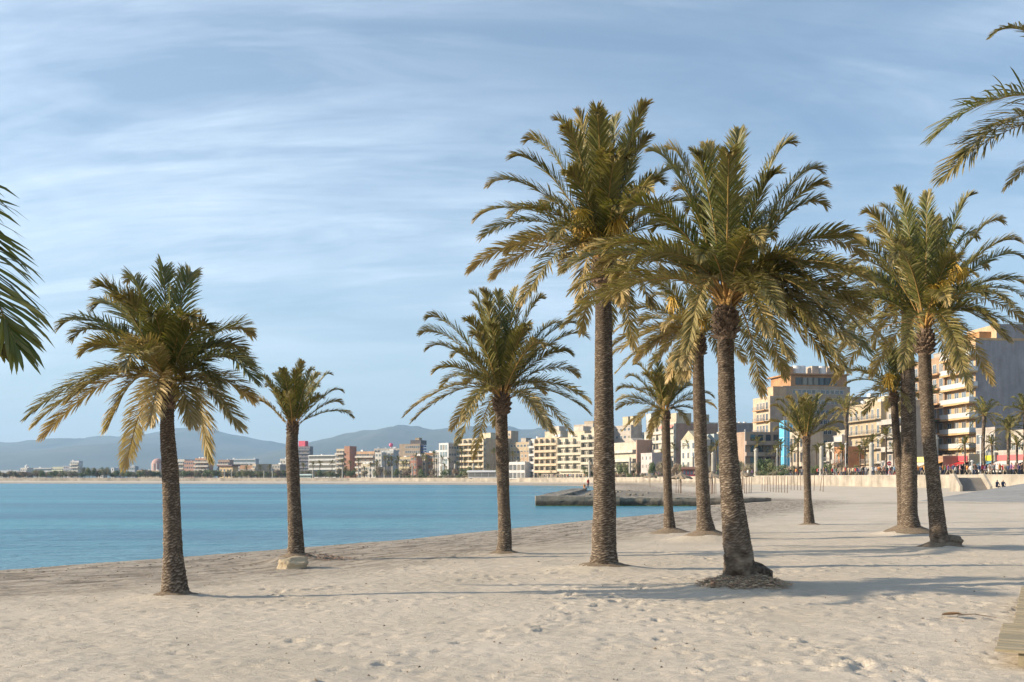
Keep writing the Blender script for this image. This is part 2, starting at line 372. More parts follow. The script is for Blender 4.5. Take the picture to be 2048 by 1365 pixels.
# ------------------------------------------------------------------ promenade, sea wall
def offset_line(line, off):
    P = []
    for i, (x, y) in enumerate(line):
        a = line[max(i-1, 0)]; c = line[min(i+1, len(line)-1)]; tx, ty = c[0]-a[0], c[1]-a[1]; l = math.hypot(tx, ty)
        P.append((x+ty/l*off, y-tx/l*off))
    return P
def strip(name, la, lb, za, zb, mat):
    V = [(x, y, za(y)) for x, y in la]+[(x, y, zb(y)) for x, y in lb]; n = len(la)
    return mesh_np(name, V, [(i, n+i, n+i+1, i+1) for i in range(n-1)], mat)
def dense(line, step=12):
    P = []
    for (ax, ay), (bx, by) in zip(line[:-1], line[1:]):
        n = max(1, int(min(math.hypot(bx-ax, by-ay), 900)/step)); P += [(ax+(bx-ax)*i/n, ay+(by-ay)*i/n) for i in range(n)]
    return P+[line[-1]]
WD = dense(WALL)
M_pave = wallmat((.36, .32, .27), .1)
M_road = plain((.06, .06, .062), .9, name='asphalt', var=.25, scale=.6)
pz = lambda Y: PROMZ(Y)
tag(strip('promenade', offset_line(WD, .3), offset_line(WD, 13), pz, pz, M_pave), 'paved promenade above the beach', 'promenade', kind='structure')
tag(strip('road', offset_line(WD, 13), offset_line(WD, 22), lambda Y: pz(Y)-.11, lambda Y: pz(Y)-.11, M_road), 'asphalt street along the promenade', 'road', kind='structure')
tag(strip('pavement', offset_line(WD, 22), offset_line(WD, 420), pz, pz, wallmat((.22, .2, .17), .1)), 'pavement and plots under the buildings', 'pavement', kind='structure')
M_wall = wallmat((.45, .40, .33), .2)
mb = MB(); STAIR = (56.9, 61.9)     # gap for the stairs is laid in front of the wall instead
for (ax, ay), (bx, by) in zip(WD[:-1], WD[1:]):
    if ay < 30: continue
    tx, ty = bx-ax, by-ay; l = math.hypot(tx, ty); nx, ny = ty/l*.35, -tx/l*.35; tx, ty = tx/l*.02, ty/l*.02
    za, zb = pz(ay)+.10, pz(by)+.10
    mb.add([(ax, ay, -.5), (bx, by, -.5), (bx+nx, by+ny, -.5), (ax+nx, ay+ny, -.5), (ax, ay, za), (bx, by, zb), (bx+nx, by+ny, zb), (ax+nx, ay+ny, za)],
           [(0, 3, 2, 1), (4, 5, 6, 7), (0, 1, 5, 4), (2, 3, 7, 6)])
wroot = mb.build('sea_wall', M_wall); tag(wroot, 'long cream concrete sea wall between the beach and the promenade', 'wall')
mb = MB()
for (ax, ay), (bx, by) in zip(WD[:-1], WD[1:]):
    if ay < 30: continue
    tx, ty = bx-ax, by-ay; l = math.hypot(tx, ty); nx, ny = ty/l, -tx/l
    za, zb = pz(ay)+.10, pz(by)+.10; q = [(-.06, 0), (.42, 0), (.42, .09), (-.06, .09)]
    mb.add([(ax+nx*u, ay+ny*u, za+v) for u, v in q]+[(bx+nx*u, by+ny*u, zb+v) for u, v in q], [(0, 1, 5, 4), (1, 2, 6, 5), (2, 3, 7, 6), (3, 0, 4, 7)])
mb.build('coping', wallmat((.52, .48, .42), .08), wroot)

mb = MB(); acc = 0
for (ax, ay), (bx, by) in zip(WD[:-1], WD[1:]):
    l = math.hypot(bx-ax, by-ay); acc += l
    if ay < 40 or ay > 520 or acc < 9: continue
    acc = 0; tx, ty = (bx-ax)/l, (by-ay)/l; nx, ny = -ty*.012, tx*.012; z0_, z1_ = .2, pz(ay)+.09; h_ = .045
    mb.add([(ax+nx-tx*h_, ay+ny-ty*h_, z0_), (ax+nx+tx*h_, ay+ny+ty*h_, z0_), (ax+nx+tx*h_, ay+ny+ty*h_, z1_), (ax+nx-tx*h_, ay+ny-ty*h_, z1_), (ax-nx-tx*h_, ay-ny-ty*h_, z0_), (ax-nx+tx*h_, ay-ny+ty*h_, z0_), (ax-nx+tx*h_, ay-ny+ty*h_, z1_), (ax-nx-tx*h_, ay-ny-ty*h_, z1_)], [(0, 1, 2, 3), (7, 6, 5, 4), (0, 3, 7, 4), (1, 5, 6, 2), (3, 2, 6, 7)])
mb.build('expansion_joints', plain((.16, .14, .12), .9, name='joint_tar'), wroot)
# stairs down to the sand
mb = MB(); r_ = empty('beach_stairs', (57.6, 126.0, 0), R(-8))
for k in range(9): mb.box(-1.5, 1.6, -.36*(k+1), .9-.36*k if k == 0 else -.36*k+.02, .4, 3.15-.2*(k+1))
# side cheeks
mb.build('steps', wallmat((.33, .30, .27), .1), r_)
for sx in (-1.9, 1.6):
    mm = MB(); mm.add([(sx, .8, .4), (sx+.3, .8, .4), (sx+.3, -3.6, .4), (sx, -3.6, .4), (sx, .8, 3.45), (sx+.3, .8, 3.45), (sx+.3, -.9, 3.45), (sx, -.9, 3.45), (sx+.3, -3.6, 1.9), (sx, -3.6, 1.9)],
        [(0, 3, 2, 1), (4, 5, 6, 7), (7, 6, 8, 9), (9, 8, 2, 3), (0, 4, 7, 9, 3), (1, 2, 8, 6, 5), (0, 1, 5, 4)])
    mm.build('side_wall', M_wall, r_)
tag(r_, 'concrete steps leading from the promenade down to the sand', 'stairs')

# ramp at the right
M_conc = wallmat((.36, .35, .33), .08)
A = (38, 93); Bq = (62.5, 112); Cq = (70, 95); Dq = (43, 82)
za = gz2(*A); zd = gz2(*Dq)
mb = MB(); tp = [(*A, za+.02), (*Dq, zd+.02), (*Cq, 2.55), (*Bq, 3.12)]
mb.add(tp+[(x, y, -.3) for x, y, z in tp], [(0, 1, 2, 3), (1, 0, 4, 5), (2, 1, 5, 6), (3, 2, 6, 7), (0, 3, 7, 4)])
tag(mb.build('access_ramp', M_conc), 'smooth grey access ramp rising from the sand to the promenade', 'ramp')

# ------------------------------------------------------------------ pier
m, t, b, o = newmat('pier_stone')
pos = tn(t, 'ShaderNodeNewGeometry'); sp = tn(t, 'ShaderNodeSeparateXYZ'); lk(t, pos.outputs['Position'], sp.inputs[0])
hz = mth(t, 'ADD', sp.outputs['Z'], mth(t, 'MULTIPLY', noise(t, 1.2, 5, .6), .35))
cc = ramp(t, hz, [(.18, (.10, .13, .03)), (.30, (.045, .04, .03)), (.62, (.09, .08, .065)), (.74, (.20, .175, .14)), (1, (.25, .22, .175))])
cc = mixc(t, .7, cc, ramp(t, noise(t, 2.2, 6, .7), [(.3, (.5, .48, .45)), (.6, (1, 1, 1))]), 'MULTIPLY')
lk(t, cc, b.inputs['Base Color']); b.inputs['Roughness'].default_value = .9; bump(t, b, noise(t, 3, 6, .7), .7, .15)
M_pier = m
def slab(name, poly, z0, z1, mat, parent=None, sub=0, jit=0., seed=1):
    bm = bmesh.new(); vs = [bm.verts.new((x, y, z1)) for x, y in poly]; f = bm.faces.new(vs)
    if f.normal.z < 0: f.normal_flip()
    ex = bmesh.ops.extrude_face_region(bm, geom=[f]); 
    for v in [e for e in ex['geom'] if isinstance(e, bmesh.types.BMVert)]: v.co.z = z0
    bmesh.ops.recalc_face_normals(bm, faces=bm.faces)
    if sub:
        bmesh.ops.triangulate(bm, faces=bm.faces)
        for _ in range(sub): bmesh.ops.subdivide_edges(bm, edges=[e for e in bm.edges if e.calc_length() > .7], cuts=1, use_grid_fill=False); bmesh.ops.triangulate(bm, faces=bm.faces)
        q = random.Random(seed)
        for v in bm.verts: v.co += Vector((q.uniform(-1, 1), q.uniform(-1, 1), q.uniform(-1, 1)))*jit
    me = bpy.data.meshes.new(name); bm.to_mesh(me); bm.free(); me.materials.append(mat)
    ob = bpy.data.objects.new(name, me); col.objects.link(ob); ob.parent = parent; return ob
pr = empty('stone_pier', (0, 0, 0)); tag(pr, 'weathered L-shaped stone pier with a green waterline jutting into the bay', 'pier')
slab('front_quay', [(2.5, 104), (11.2, 103.4), (11.2, 106.6), (2.5, 107.4)], -1.5, 1.02, M_pier, pr, 4, .03)
slab('side_quay', [(2.55, 107.2), (5.0, 107.1), (13.6, 181), (11.2, 182)], -1.5, 1.0, M_pier, pr, 4, .04, 2)
slab('rubble_fill', [(4.9, 106.8), (22, 106.3), (24, 150), (20, 190), (13.4, 181)], -1.5, .60, M_pier, pr, 5, .09, 3)
slab('broken_quay', [(11.15, 103.6), (12.4, 103.9), (15.6, 103.5), (23.5, 102.6), (27, 103.5), (24, 106.4), (11.2, 106.7)], -1.5, .86, M_pier, pr, 4, .06, 4)
for k in range(60):
    x = rnd.uniform(5, 22); y = rnd.uniform(108, 175)
    if x > 21 or x < 5+(y-107)*.115: continue
    mb = MB(); s0 = rnd.uniform(.25, .7)
    bm = bmesh.new(); bmesh.ops.create_icosphere(bm, subdivisions=1, radius=s0)
    for v in bm.verts: v.co *= rnd.uniform(.7, 1.15); v.co.z *= .55
    me = bpy.data.meshes.new('boulder'); bm.to_mesh(me); bm.free(); me.materials.append(M_pier)
    ob = bpy.data.objects.new('boulder', me); col.objects.link(ob); ob.location = (x, y, .68); ob.parent = pr
    if k > 40: break

# ------------------------------------------------------------------ palms
m, t, b, o = newmat('palm_leaf')
at = tn(t, 'ShaderNodeAttribute', attribute_name='fcol'); oi = tn(t, 'ShaderNodeObjectInfo')
vr = ramp(t, oi.outputs['Random'], [(0, (.80, .84, .80)), (1, (1.18, 1.12, 1.1))])
cc = mixc(t, 1.0, at.outputs['Color'], vr, 'MULTIPLY'); lk(t, cc, b.inputs['Base Color']); b.inputs['Roughness'].default_value = .45; b.inputs['Specular IOR Level'].default_value = .30
tr = tn(t, 'ShaderNodeBsdfTranslucent'); lk(t, mixc(t, 1.0, cc, (1.25, 1.35, .6), 'MULTIPLY'), tr.inputs[0]); ms = tn(t, 'ShaderNodeMixShader'); ms.inputs[0].default_value = .18
lk(t, b.outputs[0], ms.inputs[1]); lk(t, tr.outputs[0], ms.inputs[2]); lk(t, ms.outputs[0], o.inputs[0])
M_leaf = m
m, t, b, o = newmat('palm_bark')
at = tn(t, 'ShaderNodeAttribute', attribute_name='scar')
c0 = ramp(t, at.outputs['Fac'], [(0, (.05, .038, .029)), (.35, (.15, .12, .092)), (1, (.42, .355, .28))])
c0 = mixc(t, .75, c0, ramp(t, noise(t, 4.5, 6, .7), [(.3, (.45, .43, .42)), (.62, (1.05, 1.02, 1))]), 'MULTIPLY')
lk(t, c0, b.inputs['Base Color']); b.inputs['Roughness'].default_value = .95; b.inputs['Specular IOR Level'].default_value = .1
bump(t, b, noise(t, 28, 5, .7, mscale=(1, 1, .35)), .6, .02)
M_bark = m
M_boot, t, b, o = newmat('leaf_base')
lk(t, ramp(t, noise(t, 14, 5, .65), [(.3, (.06, .04, .028)), (.55, (.16, .11, .075)), (.75, (.27, .20, .14))]), b.inputs['Base Color']); b.inputs['Roughness'].default_value = .9
M_stalk = plain((.40, .20, .05), .6, name='frond_stalk', var=.25)
M_date = plain((.50, .31, .03), .6, name='date_stalk', var=.3)
M_deadf = plain((.26, .20, .13), .9, name='dead_fibre', var=.4)
M_mound, t, b, o = newmat('root_litter')
lk(t, ramp(t, noise(t, 16, 6, .75), [(.3, (.09, .06, .04)), (.5, (.22, .165, .11)), (.7, (.36, .29, .2))]), b.inputs['Base Color']); b.inputs['Roughness'].default_value = .95
bump(t, b, noise(t, 22, 5, .7), 1.0, .06)

def frond_mesh(P0, P1, P2, lmax, npair, green, dry, rr, width=.026, roll=None, tipdry=0.):
    """rachis = quadratic curve P0-P1-P2; leaflets as thin folded blades set in a V along it"""
    P0, P1, P2 = map(np.array, (P0, P1, P2))
    tip_d = rr.uniform(-.04, .0)
    ch_ = np.linalg.norm(P2-P0); hv = P2-P0; hz_ = math.hypot(hv[0], hv[1]); ct = hz_/max(ch_, 1e-6)
    hu_ = np.array([hv[0], hv[1], 0])/max(hz_, 1e-6)
    Q1 = P0+(P1-P0)*.72; Q2 = P2+np.array([0, 0, 1.])*ch_*(.16*ct)-hu_*ch_*.16*ct-(P2-P1)/max(np.linalg.norm(P2-P1), 1e-6)*ch_*.12*(1-ct)
    def pt(s): return ((1-s)**3)[:, None]*P0+(3*s*(1-s)**2)[:, None]*Q1+(3*s*s*(1-s))[:, None]*Q2+(s**3)[:, None]*P2
    def tg(s):
        d = (3*(1-s)**2)[:, None]*(Q1-P0)+(6*s*(1-s))[:, None]*(Q2-Q1)+(3*s*s)[:, None]*(P2-Q2); return d/np.linalg.norm(d, axis=1)[:, None]
    s = np.linspace(.13, .995, npair); s = s+rr.uniform(-.4, .4, npair)/npair*.8
    s = np.clip(s, .1, 1)
    s = np.repeat(s, 2); side = np.tile([1., -1.], npair); n = len(s)
    p = pt(s); T = tg(s)
    up = np.array([0, 0, 1.]); 
    hd = np.array([P2[0]-P0[0], P2[1]-P0[1], 0]); hl = np.linalg.norm(hd); hd = hd/hl if hl > 1e-3 else np.array([1., 0, 0])
    Sd = np.cross(hd, up); Sd = Sd-T*(T@Sd)[:, None]; Sd /= np.linalg.norm(Sd, axis=1)[:, None]
    Nn = np.cross(Sd, T)                                      # upper side of the frond
    if roll is None: roll = rr.uniform(-.5, .5)
    rl = roll*(.3+s)
    S2 = Sd*np.cos(rl)[:, None]+Nn*np.sin(rl)[:, None]; N2 = Nn*np.cos(rl)[:, None]-Sd*np.sin(rl)[:, None]
    fwd = np.interp(s, [0, .3, .8, 1], [56, 44, 32, 12])+rr.uniform(-7, 7, n); fwd = np.radians(fwd)
    lift = np.radians(rr.choice([4, 18, 36], n)+rr.uniform(-8, 8, n))
    out = S2*(side*np.cos(lift))[:, None]+N2*np.sin(lift)[:, None]
    d1 = T*np.cos(fwd)[:, None]+out*np.sin(fwd)[:, None]
    ln = lmax*np.interp(s, [.1, .2, .42, .75, 1], [.35, .72, 1, .85, .45])*rr.uniform(.85, 1.1, n)
    drp = rr.uniform(.06, .30, n)*np.where(green > .5, 1, 1.5)
    mid = p+d1*(ln*.5)[:, None]; d2 = d1+np.array([0, 0, -1.])*drp[:, None]; d2 /= np.linalg.norm(d2, axis=1)[:, None]
    q = mid+d2*(ln*.3)[:, None]; d3 = d2+np.array([0, 0, -1.])*drp[:, None]; d3 /= np.linalg.norm(d3, axis=1)[:, None]
    e = q+d3*(ln*.2)[:, None]
    wv_ = np.cross(d1, N2); wv_ /= np.linalg.norm(wv_, axis=1)[:, None]; tw = rr.uniform(-.7, .7, n); wv_ = wv_*np.cos(tw)[:, None]+N2*np.sin(tw)[:, None]
    ww = width*(.75+.5*rr.rand(n))
    V = np.stack([p-wv_*(ww*.3)[:, None], p+wv_*(ww*.3)[:, None], mid-wv_*(ww*.5)[:, None], mid+wv_*(ww*.5)[:, None], q-wv_*(ww*.36)[:, None], q+wv_*(ww*.36)[:, None], e], 1).reshape(-1, 3)
    b0 = np.arange(n)*7
    F4 = np.concatenate([np.stack([b0, b0+1, b0+3, b0+2], 1), np.stack([b0+2, b0+3, b0+5, b0+4], 1)])
    F3 = np.stack([b0+4, b0+5, b0+6], 1)
    g_ = np.array([.040, .064, .010]); g2 = np.array([.125, .128, .022]); dr = np.array([.38, .28, .13])
    mixg = rr.rand(n)*.6+.2; cA = g_[None]*(1-mixg)[:, None]+g2[None]*mixg[:, None]
    dd = np.clip(dry+rr.uniform(-.15, .15, n)+tipdry*(s**3), 0, 1)
    cA = cA*1.10; pale = np.array([.50, .40, .22]); k1 = np.clip(dd*1.35, 0, 1); k2 = np.clip((dd-.5)*2.2, 0, 1); dmx = lambda k_, j_: ((cA*(1-k_)[:, None]+dr[None]*k_[:, None])*(1-j_)[:, None]+pale[None]*j_[:, None])
    cbase = dmx(k1, k2)
    dt = np.clip(dd+.06+tipdry*.25, 0, 1); ctip = dmx(np.clip(dt*1.35, 0, 1), np.clip((dt-.55)*2, 0, 1))
    C = np.concatenate([np.repeat(cbase[:, None], 4, 1), np.repeat(((cbase+ctip)/2)[:, None], 2, 1), ctip[:, None]], 1).reshape(-1, 3)
    # rachis
    ss = np.linspace(0, 1, 15); rp = pt(ss); rt = tg(ss); sd = np.cross(hd, up)[None]-rt*(rt@np.cross(hd, up))[:, None]; sd /= np.linalg.norm(sd, axis=1)[:, None]; nn = np.cross(sd, rt)
    Lr = np.linalg.norm(P2-P0); rad = np.interp(ss, [0, .06, .2, 1], [.055, .034, .022, .004])*min(1, Lr/3)
    V2 = np.stack([rp+sd*rad[:, None], rp+nn*rad[:, None]*.6, rp-sd*rad[:, None], rp-nn*rad[:, None]*.6], 1).reshape(-1, 3); o0 = len(V)
    rf = [];
    for i in range(14):
        for k in range(4): rf.append((o0+i*4+k, o0+i*4+(k+1) % 4, o0+i*4+4+(k+1) % 4, o0+i*4+4+k))
    F4 = np.concatenate([F4, np.array(rf)])
    st = np.array([.42, .25, .09]); cr = st[None]*(1-ss*.55)[:, None]+np.array([.16, .17, .05])[None]*(ss*.55)[:, None]
    C = np.concatenate([C, np.repeat(cr, 4, 0)])
    V = np.concatenate([V, V2])
    # merge tris and quads
    nl = len(F4)*4+len(F3)*3
    me = bpy.data.meshes.new('frond'); me.vertices.add(len(V)); me.vertices.foreach_set('co', V.astype(np.float32).ravel())
    me.loops.add(nl); me.loops.foreach_set('vertex_index', np.concatenate([F4.ravel(), F3.ravel()]).astype(np.int32))
    me.polygons.add(len(F4)+len(F3)); me.polygons.foreach_set('loop_start', np.concatenate([np.arange(len(F4))*4, len(F4)*4+np.arange(len(F3))*3]).astype(np.int32))
    me.update(calc_edges=True)
    a = me.attributes.new('fcol', 'FLOAT_COLOR', 'POINT'); a.data.foreach_set('color', np.concatenate([C, np.ones((len(C), 1))], 1).astype(np.float32).ravel())
    me.materials.append(M_leaf); return me
def trunk_mesh(path, rads, name, parent, seed, step=.018, segs=44, row=.048, depth=.022, rough_below=0.):
    """path: list of points (root-local), rads: radii; surface built of overlapping leaf scars"""
    P = np.array([tuple(p) for p in path], float); d = np.concatenate([[0], np.cumsum(np.linalg.norm(np.diff(P, axis=0), axis=1))]); Lt = d[-1]
    n = int(Lt/step)+1; s = np.linspace(0, Lt, n)
    from_np = lambda arr: np.interp(s, d, arr)
    k = np.ones(9)/9
    cx_, cy_, cz_ = from_np(P[:, 0]), from_np(P[:, 1]), from_np(P[:, 2])
    wdw = max(3, int(.35/step)) | 1; kk_ = np.ones(wdw)/wdw
    sm = lambda a_: np.convolve(np.pad(a_, wdw//2, mode='edge'), kk_, 'valid')
    rr_ = sm(from_np(np.array(rads))); cxs = sm(cx_); cys = sm(cy_)
    th = np.linspace(0, 2*np.pi, segs, endpoint=False); TH, SS = np.meshgrid(th, s)
    u_ = (SS-.5*(1-np.exp(-SS/1.1)))/row; wob = .30*np.sin(TH*1+seed)+(fbm(np.cos(TH)*2.2+9, np.sin(TH)*2.2+SS*2.5, 3, seed)-.45)*3.2; rowi = np.floor(u_+wob); ph = u_+wob-rowi
    cell = TH/(2*np.pi)*9+rowi*.5+seed+(vnoise(rowi*1.7, TH*0+3, seed)-.5)*.5; cf = cell-np.floor(cell)
    shp = np.abs(cf-.5)*2
    hgt = (1-ph)**1.4*(1-shp**3*.75)*.9
    jit = vnoise(np.floor(cell)*1.7+3.1, rowi*1.3, seed)
    hgt = hgt*(.45+.75*jit)
    lump = fbm(TH/(2*np.pi)*6, SS*2.2, 3, seed)-.45
    low = np.clip((rough_below-SS)/max(rough_below, .01), 0, 1) if rough_below else 0
    crack = (fbm(TH/(2*np.pi)*14, SS*7, 3, seed+4)-.45)
    rad = rr_[:, None]*(1+lump*.10)+depth*(1+1.0*np.exp(-SS/.9))*(hgt-.4)+low*crack*.10
    X = cxs[:, None]+rad*np.cos(TH); Y = cys[:, None]+rad*np.sin(TH); Z = cz_[:, None]+np.zeros_like(TH)
    V = np.stack([X, Y, Z], 2).reshape(-1, 3)
    i, j = np.meshgrid(np.arange(n-1), np.arange(segs), indexing='ij'); j2 = (j+1) % segs
    Q = np.stack([i*segs+j, i*segs+j2, (i+1)*segs+j2, (i+1)*segs+j], 2).reshape(-1, 4)
    sc = np.clip(hgt*1.15*(1-low)+low*(.4+crack*1.5), 0, 1)
    sc = sc*np.clip(1.15-.45*SS/Lt, .5, 1)
    return mesh_np(name, V, Q, M_bark, parent, smooth=True, attr={'scar': sc.ravel()})
_seed = [100]
def palm(key, label, path_px, rads_px, origin, tips, fills=12, lmax_px=45, npair=58, dry=.25, young=False, Lpx=300, dates=(), boot_px=30, base=None, arch=None, special=(), mound=None, width_px=2.6, rough=0., Yd=None, frame=True):
    """path_px: trunk centre line in photo pixels from base to crown; turned into metres at the palm's own distance"""
    if base is None: base = PALM_BASES[key]
    X0, Y0, Z0 = base; Z0 = gz2(X0, Y0)-.05 if X0 > -200 else Z0
    sc = Y0/F; rr = np.random.RandomState(_seed[0]); _seed[0] += 7
    root = empty('palm_tree', (X0, Y0, Z0)); tag(root, label, 'palm tree', 'date palms standing on the sand')
    pth = []
    for i, (px, py) in enumerate(path_px):
        z = 0 if i == 0 else zat(py, Y0)-Z0
        pth.append(((px-path_px[0][0])*sc, rr.uniform(-.03, .03)*i*.5, z))
    # tie the x of the base to the ground point
    dx0 = (path_px[0][0]-CX)*sc-X0
    pth = [(x+dx0*min(1, i), y, z) for i, (x, y, z) in enumerate(pth)]
    trunk_mesh(pth, [r*sc*.93 for r in rads_px], 'trunk', root, int(rr.randint(1, 90)), rough_below=rough)
    ox, oy, oz = (origin[0]-CX)*sc-X0, pth[-1][1], zat(origin[1], Y0)-Z0
    O = np.array([ox, oy, oz])
    # ball of cut leaf bases
    br = boot_px*sc*.88; mb = MB(); ctop = np.array(pth[-1]); ctop[2] += br*.1
    for k in range(150):
        a_ = k*2.39996; v = (k % 15)/14.; zz = (v-.45)*br*1.55+rr.uniform(-.15, .15)*br; rad = br*math.sqrt(max(.12, 1-(v*1.5-.75)**2))*.80
        c = Vector((ctop[0]+rad*.62*math.cos(a_), ctop[1]+rad*.62*math.sin(a_), ctop[2]+zz))
        d = Vector((math.cos(a_), math.sin(a_), .55+v*.9+rr.uniform(-.2, .4))).normalized(); ln = br*rr.uniform(.38, .62)
        sdv = Vector((-math.sin(a_), math.cos(a_), 0)); w_ = br*.15; upv = sdv.cross(d)
        e = c+d*ln; t_ = br*.05
        mb.add([c-sdv*w_-upv*t_, c+sdv*w_-upv*t_, c+sdv*w_+upv*t_, c-sdv*w_+upv*t_, e-sdv*w_*.6-upv*t_, e+sdv*w_*.6-upv*t_, e+sdv*w_*.5+upv*t_, e-sdv*w_*.5+upv*t_],
               [(0, 1, 5, 4), (1, 2, 6, 5), (2, 3, 7, 6), (3, 0, 4, 7), (4, 5, 6, 7)])
    for k in range(9):
        rad = br*.55*math.sin(math.pi*(k+1)/10)**.5
    mb.tube([(ctop[0], ctop[1], ctop[2]-br*.85), (ctop[0], ctop[1], ctop[2]-br*.3), (ctop[0], ctop[1], ctop[2]+br*.5), tuple(O+np.array([0, 0, br*.5]))], [br*.45, br*.62, br*.55, br*.25], 14)
    mb.build('leaf_base_collar', M_boot, root)
    # crown: young spear leaves in the middle; every open frond is a piece of the crown
    L = Lpx*sc
    sp_ = frond_mesh(O, O+np.array([rr.uniform(-.05, .05), .02, L*.35]), O+np.array([rr.uniform(-.15, .15)*L*.5, rr.uniform(-.1, .1), L*.66]), lmax_px*sc*.45, npair//2, 1, .0, rr, width_px*sc*.8)
    crown = bpy.data.objects.new('crown', sp_); col.objects.link(crown); crown.parent = root
    def add(P2, ph, dr, Lc, roll=None, lm=1., spread=.60, td=.25):
        h = P2-O; hl = math.hypot(h[0], h[1]); hu = np.array([h[0]/hl, h[1]/hl, 0]) if hl > 1e-3 else np.array([1., 0, 0])
        st = O+hu*br*.28+np.array([0, 0, rr.uniform(-.35, .35)*br])
        P1 = st+(hu*math.cos(ph)+np.array([0, 0, 1])*math.sin(ph))*Lc*spread
        me = frond_mesh(st, P1, P2, lmax_px*sc*lm*.97, int(npair*1.75), 1, dr, rr, width_px*sc*.88, roll, td)
        fo = bpy.data.objects.new('frond', me); col.objects.link(fo); fo.parent = crown; return fo
    for i, tp in enumerate(tips):
        tx, ty = tp[0], tp[1]; lt_ = max(1, math.hypot(tx-origin[0], ty-origin[1])); ks_ = 1-.38*lmax_px/lt_; tx = origin[0]+(tx-origin[0])*ks_; ty = origin[1]+(ty-origin[1])*ks_; dr = tp[2] if len(tp) > 2 else None
        dx, dz = (tx-origin[0])*sc, -(ty-origin[1])*sc; r2 = math.hypot(dx, dz); th_ = math.degrees(math.atan2(dz, abs(dx)))
        full = L*(.97 if th_ > 10 else .9); dy = math.sqrt(max(0, full*full-r2*r2))*rr.uniform(.35, .8)*(1 if rr.rand() < .5 else -1)
        if r2 > full*.97: dy = rr.uniform(-.25, .25)*L
        P2 = O+np.array([dx, dy, dz]); kd = (Y0+P2[1])/Y0; P2[0] = (tx-CX)*sc*kd-X0; P2[2] = CAMZ-(ty-HY)*sc*kd-Z0; dx, dy, dz = P2-O
        thr = math.degrees(math.atan2(dz, math.hypot(dx, dy))); ph = R(88-(90-thr)*(.40 if arch is None else arch))
        ch = math.sqrt(dx*dx+dy*dy+dz*dz)
        d_ = dr if dr is not None else dry*(1.25-th_/90)+rr.uniform(-.08, .08)
        add(P2, ph, max(0, d_), max(ch, L*.7), td=.25+dry*.5)
    for i in range(fills):
        az = rr.uniform(0, 2*math.pi); el = R(rr.uniform(-35, 70) if not young else rr.uniform(20, 78)); Lr = L*rr.uniform(.75, .95)
        if abs(math.cos(az)) > .75: az += math.pi/2
        P2 = O+Lr*np.array([math.cos(az)*math.cos(el), math.sin(az)*math.cos(el), math.sin(el)])
        add(P2, R(88-(90-math.degrees(el))*.46), dry*(1.2-math.degrees(el)/90)+.02, Lr, td=.3)
    for (x0, y0, x1, y1, x2, y2, dr, lm) in special:        # fronds whose whole bend shows in the photo
        f_ = lambda px, py, dy: np.array([ray(px, Y0+oy+dy)-X0, oy+dy, zat(py, Y0+oy+dy)-Z0])
        me = frond_mesh(f_(x0, y0, -.1), f_(x1, y1, -.9), f_(x2, y2, -1.5), lmax_px*sc*lm, int(npair*1.4), 1, dr, rr, width_px*sc*.9, rr.uniform(-.4, .4))
        fo = bpy.data.objects.new('frond', me); col.objects.link(fo); fo.parent = crown
        if dr > .6: fo['label'] = 'dry straw-coloured frond'
    for (dx_, dy_) in dates:
        dd_ = -rr.uniform(.7, 1.1); c = np.array([ray(dx_, Y0+dd_)-X0, dd_, zat(dy_, Y0+dd_)-Z0]); mb = MB()
        for k in range(80):
            e = c+np.array([rr.normal(0, .16), rr.normal(0, .14), rr.uniform(-.55, .12)]); s0 = c+np.array([0, 0, .12])
            mb.tube([s0, (s0+e)/2+np.array([0, 0, .05]), e], [.014, .012, .009], 4)
        mb.tube([O, (O+c)/2+np.array([0, 0, .25]), c+np.array([0, 0, .12])], [.03, .025, .018], 6)
        mb.build('date_cluster', M_date, root)
    if mound:
        mr_, mh = mound; n1, n2 = 14, 40; V = []
        for i in range(n1):
            for j in range(n2):
                a_ = 2*math.pi*j/n2; r1 = (i+.0)/(n1-1)*mr_*(1+.18*math.sin(2*a_+X0)+.12*math.sin(5*a_)); x, y = r1*math.cos(a_)*1.25, r1*math.sin(a_)
                V.append((x, y, gz2(X0+x, Y0+y)-Z0+mh*math.exp(-(r1/mr_*1.5)**2)-mh*.105+float(vnoise(np.array([x*9+50]), np.array([y*9+50]), 3)[0])*.05*(1-i/(n1-1))-.01))
        Fm = [(i*n2+j, i*n2+(j+1) % n2, (i+1)*n2+(j+1) % n2, (i+1)*n2+j) for i in range(n1-1) for j in range(n2)]
        mesh_np('root_mound', V, Fm, M_mound, root, smooth=True)
    return root

palm('p1', 'lone palm with long drooping fronds, leftmost of the palms whose trunk shows', [(348, 1197), (347, 1120), (345, 1060), (340, 950), (336, 860), (338, 800)], [30, 21, 19, 18, 15, 13], (338, 775),
     [(325, 515, .0), (388, 530, .02), (250, 540, .05), (188, 556, .05), (235, 580, .1), (104, 642, .12), (152, 692, .2), (52, 852, .38), (70, 876, .42), (198, 862, .5), (240, 948, .7), (290, 862, .55), (428, 930, .7), (395, 862, .4), (497, 862, .35), (522, 800, .3), (516, 722, .1),
      (516, 655, .08), (470, 690, .1), (392, 620, .05), (300, 612, .05), (430, 640, .05), (345, 640, .0), (455, 770, .2), (175, 600, .08), (130, 665, .12), (470, 830, .35), (500, 690, .12), (120, 800, .35)], fills=1, lmax_px=56, npair=70, Lpx=300, dry=.22, boot_px=30, mound=(.42, .08), width_px=3.0,
     special=[(338, 770, 300, 640, 262, 700, .55, .9), (338, 770, 200, 650, 60, 830, .4, 1.0), (345, 765, 470, 640, 510, 760, .15, 1.)])
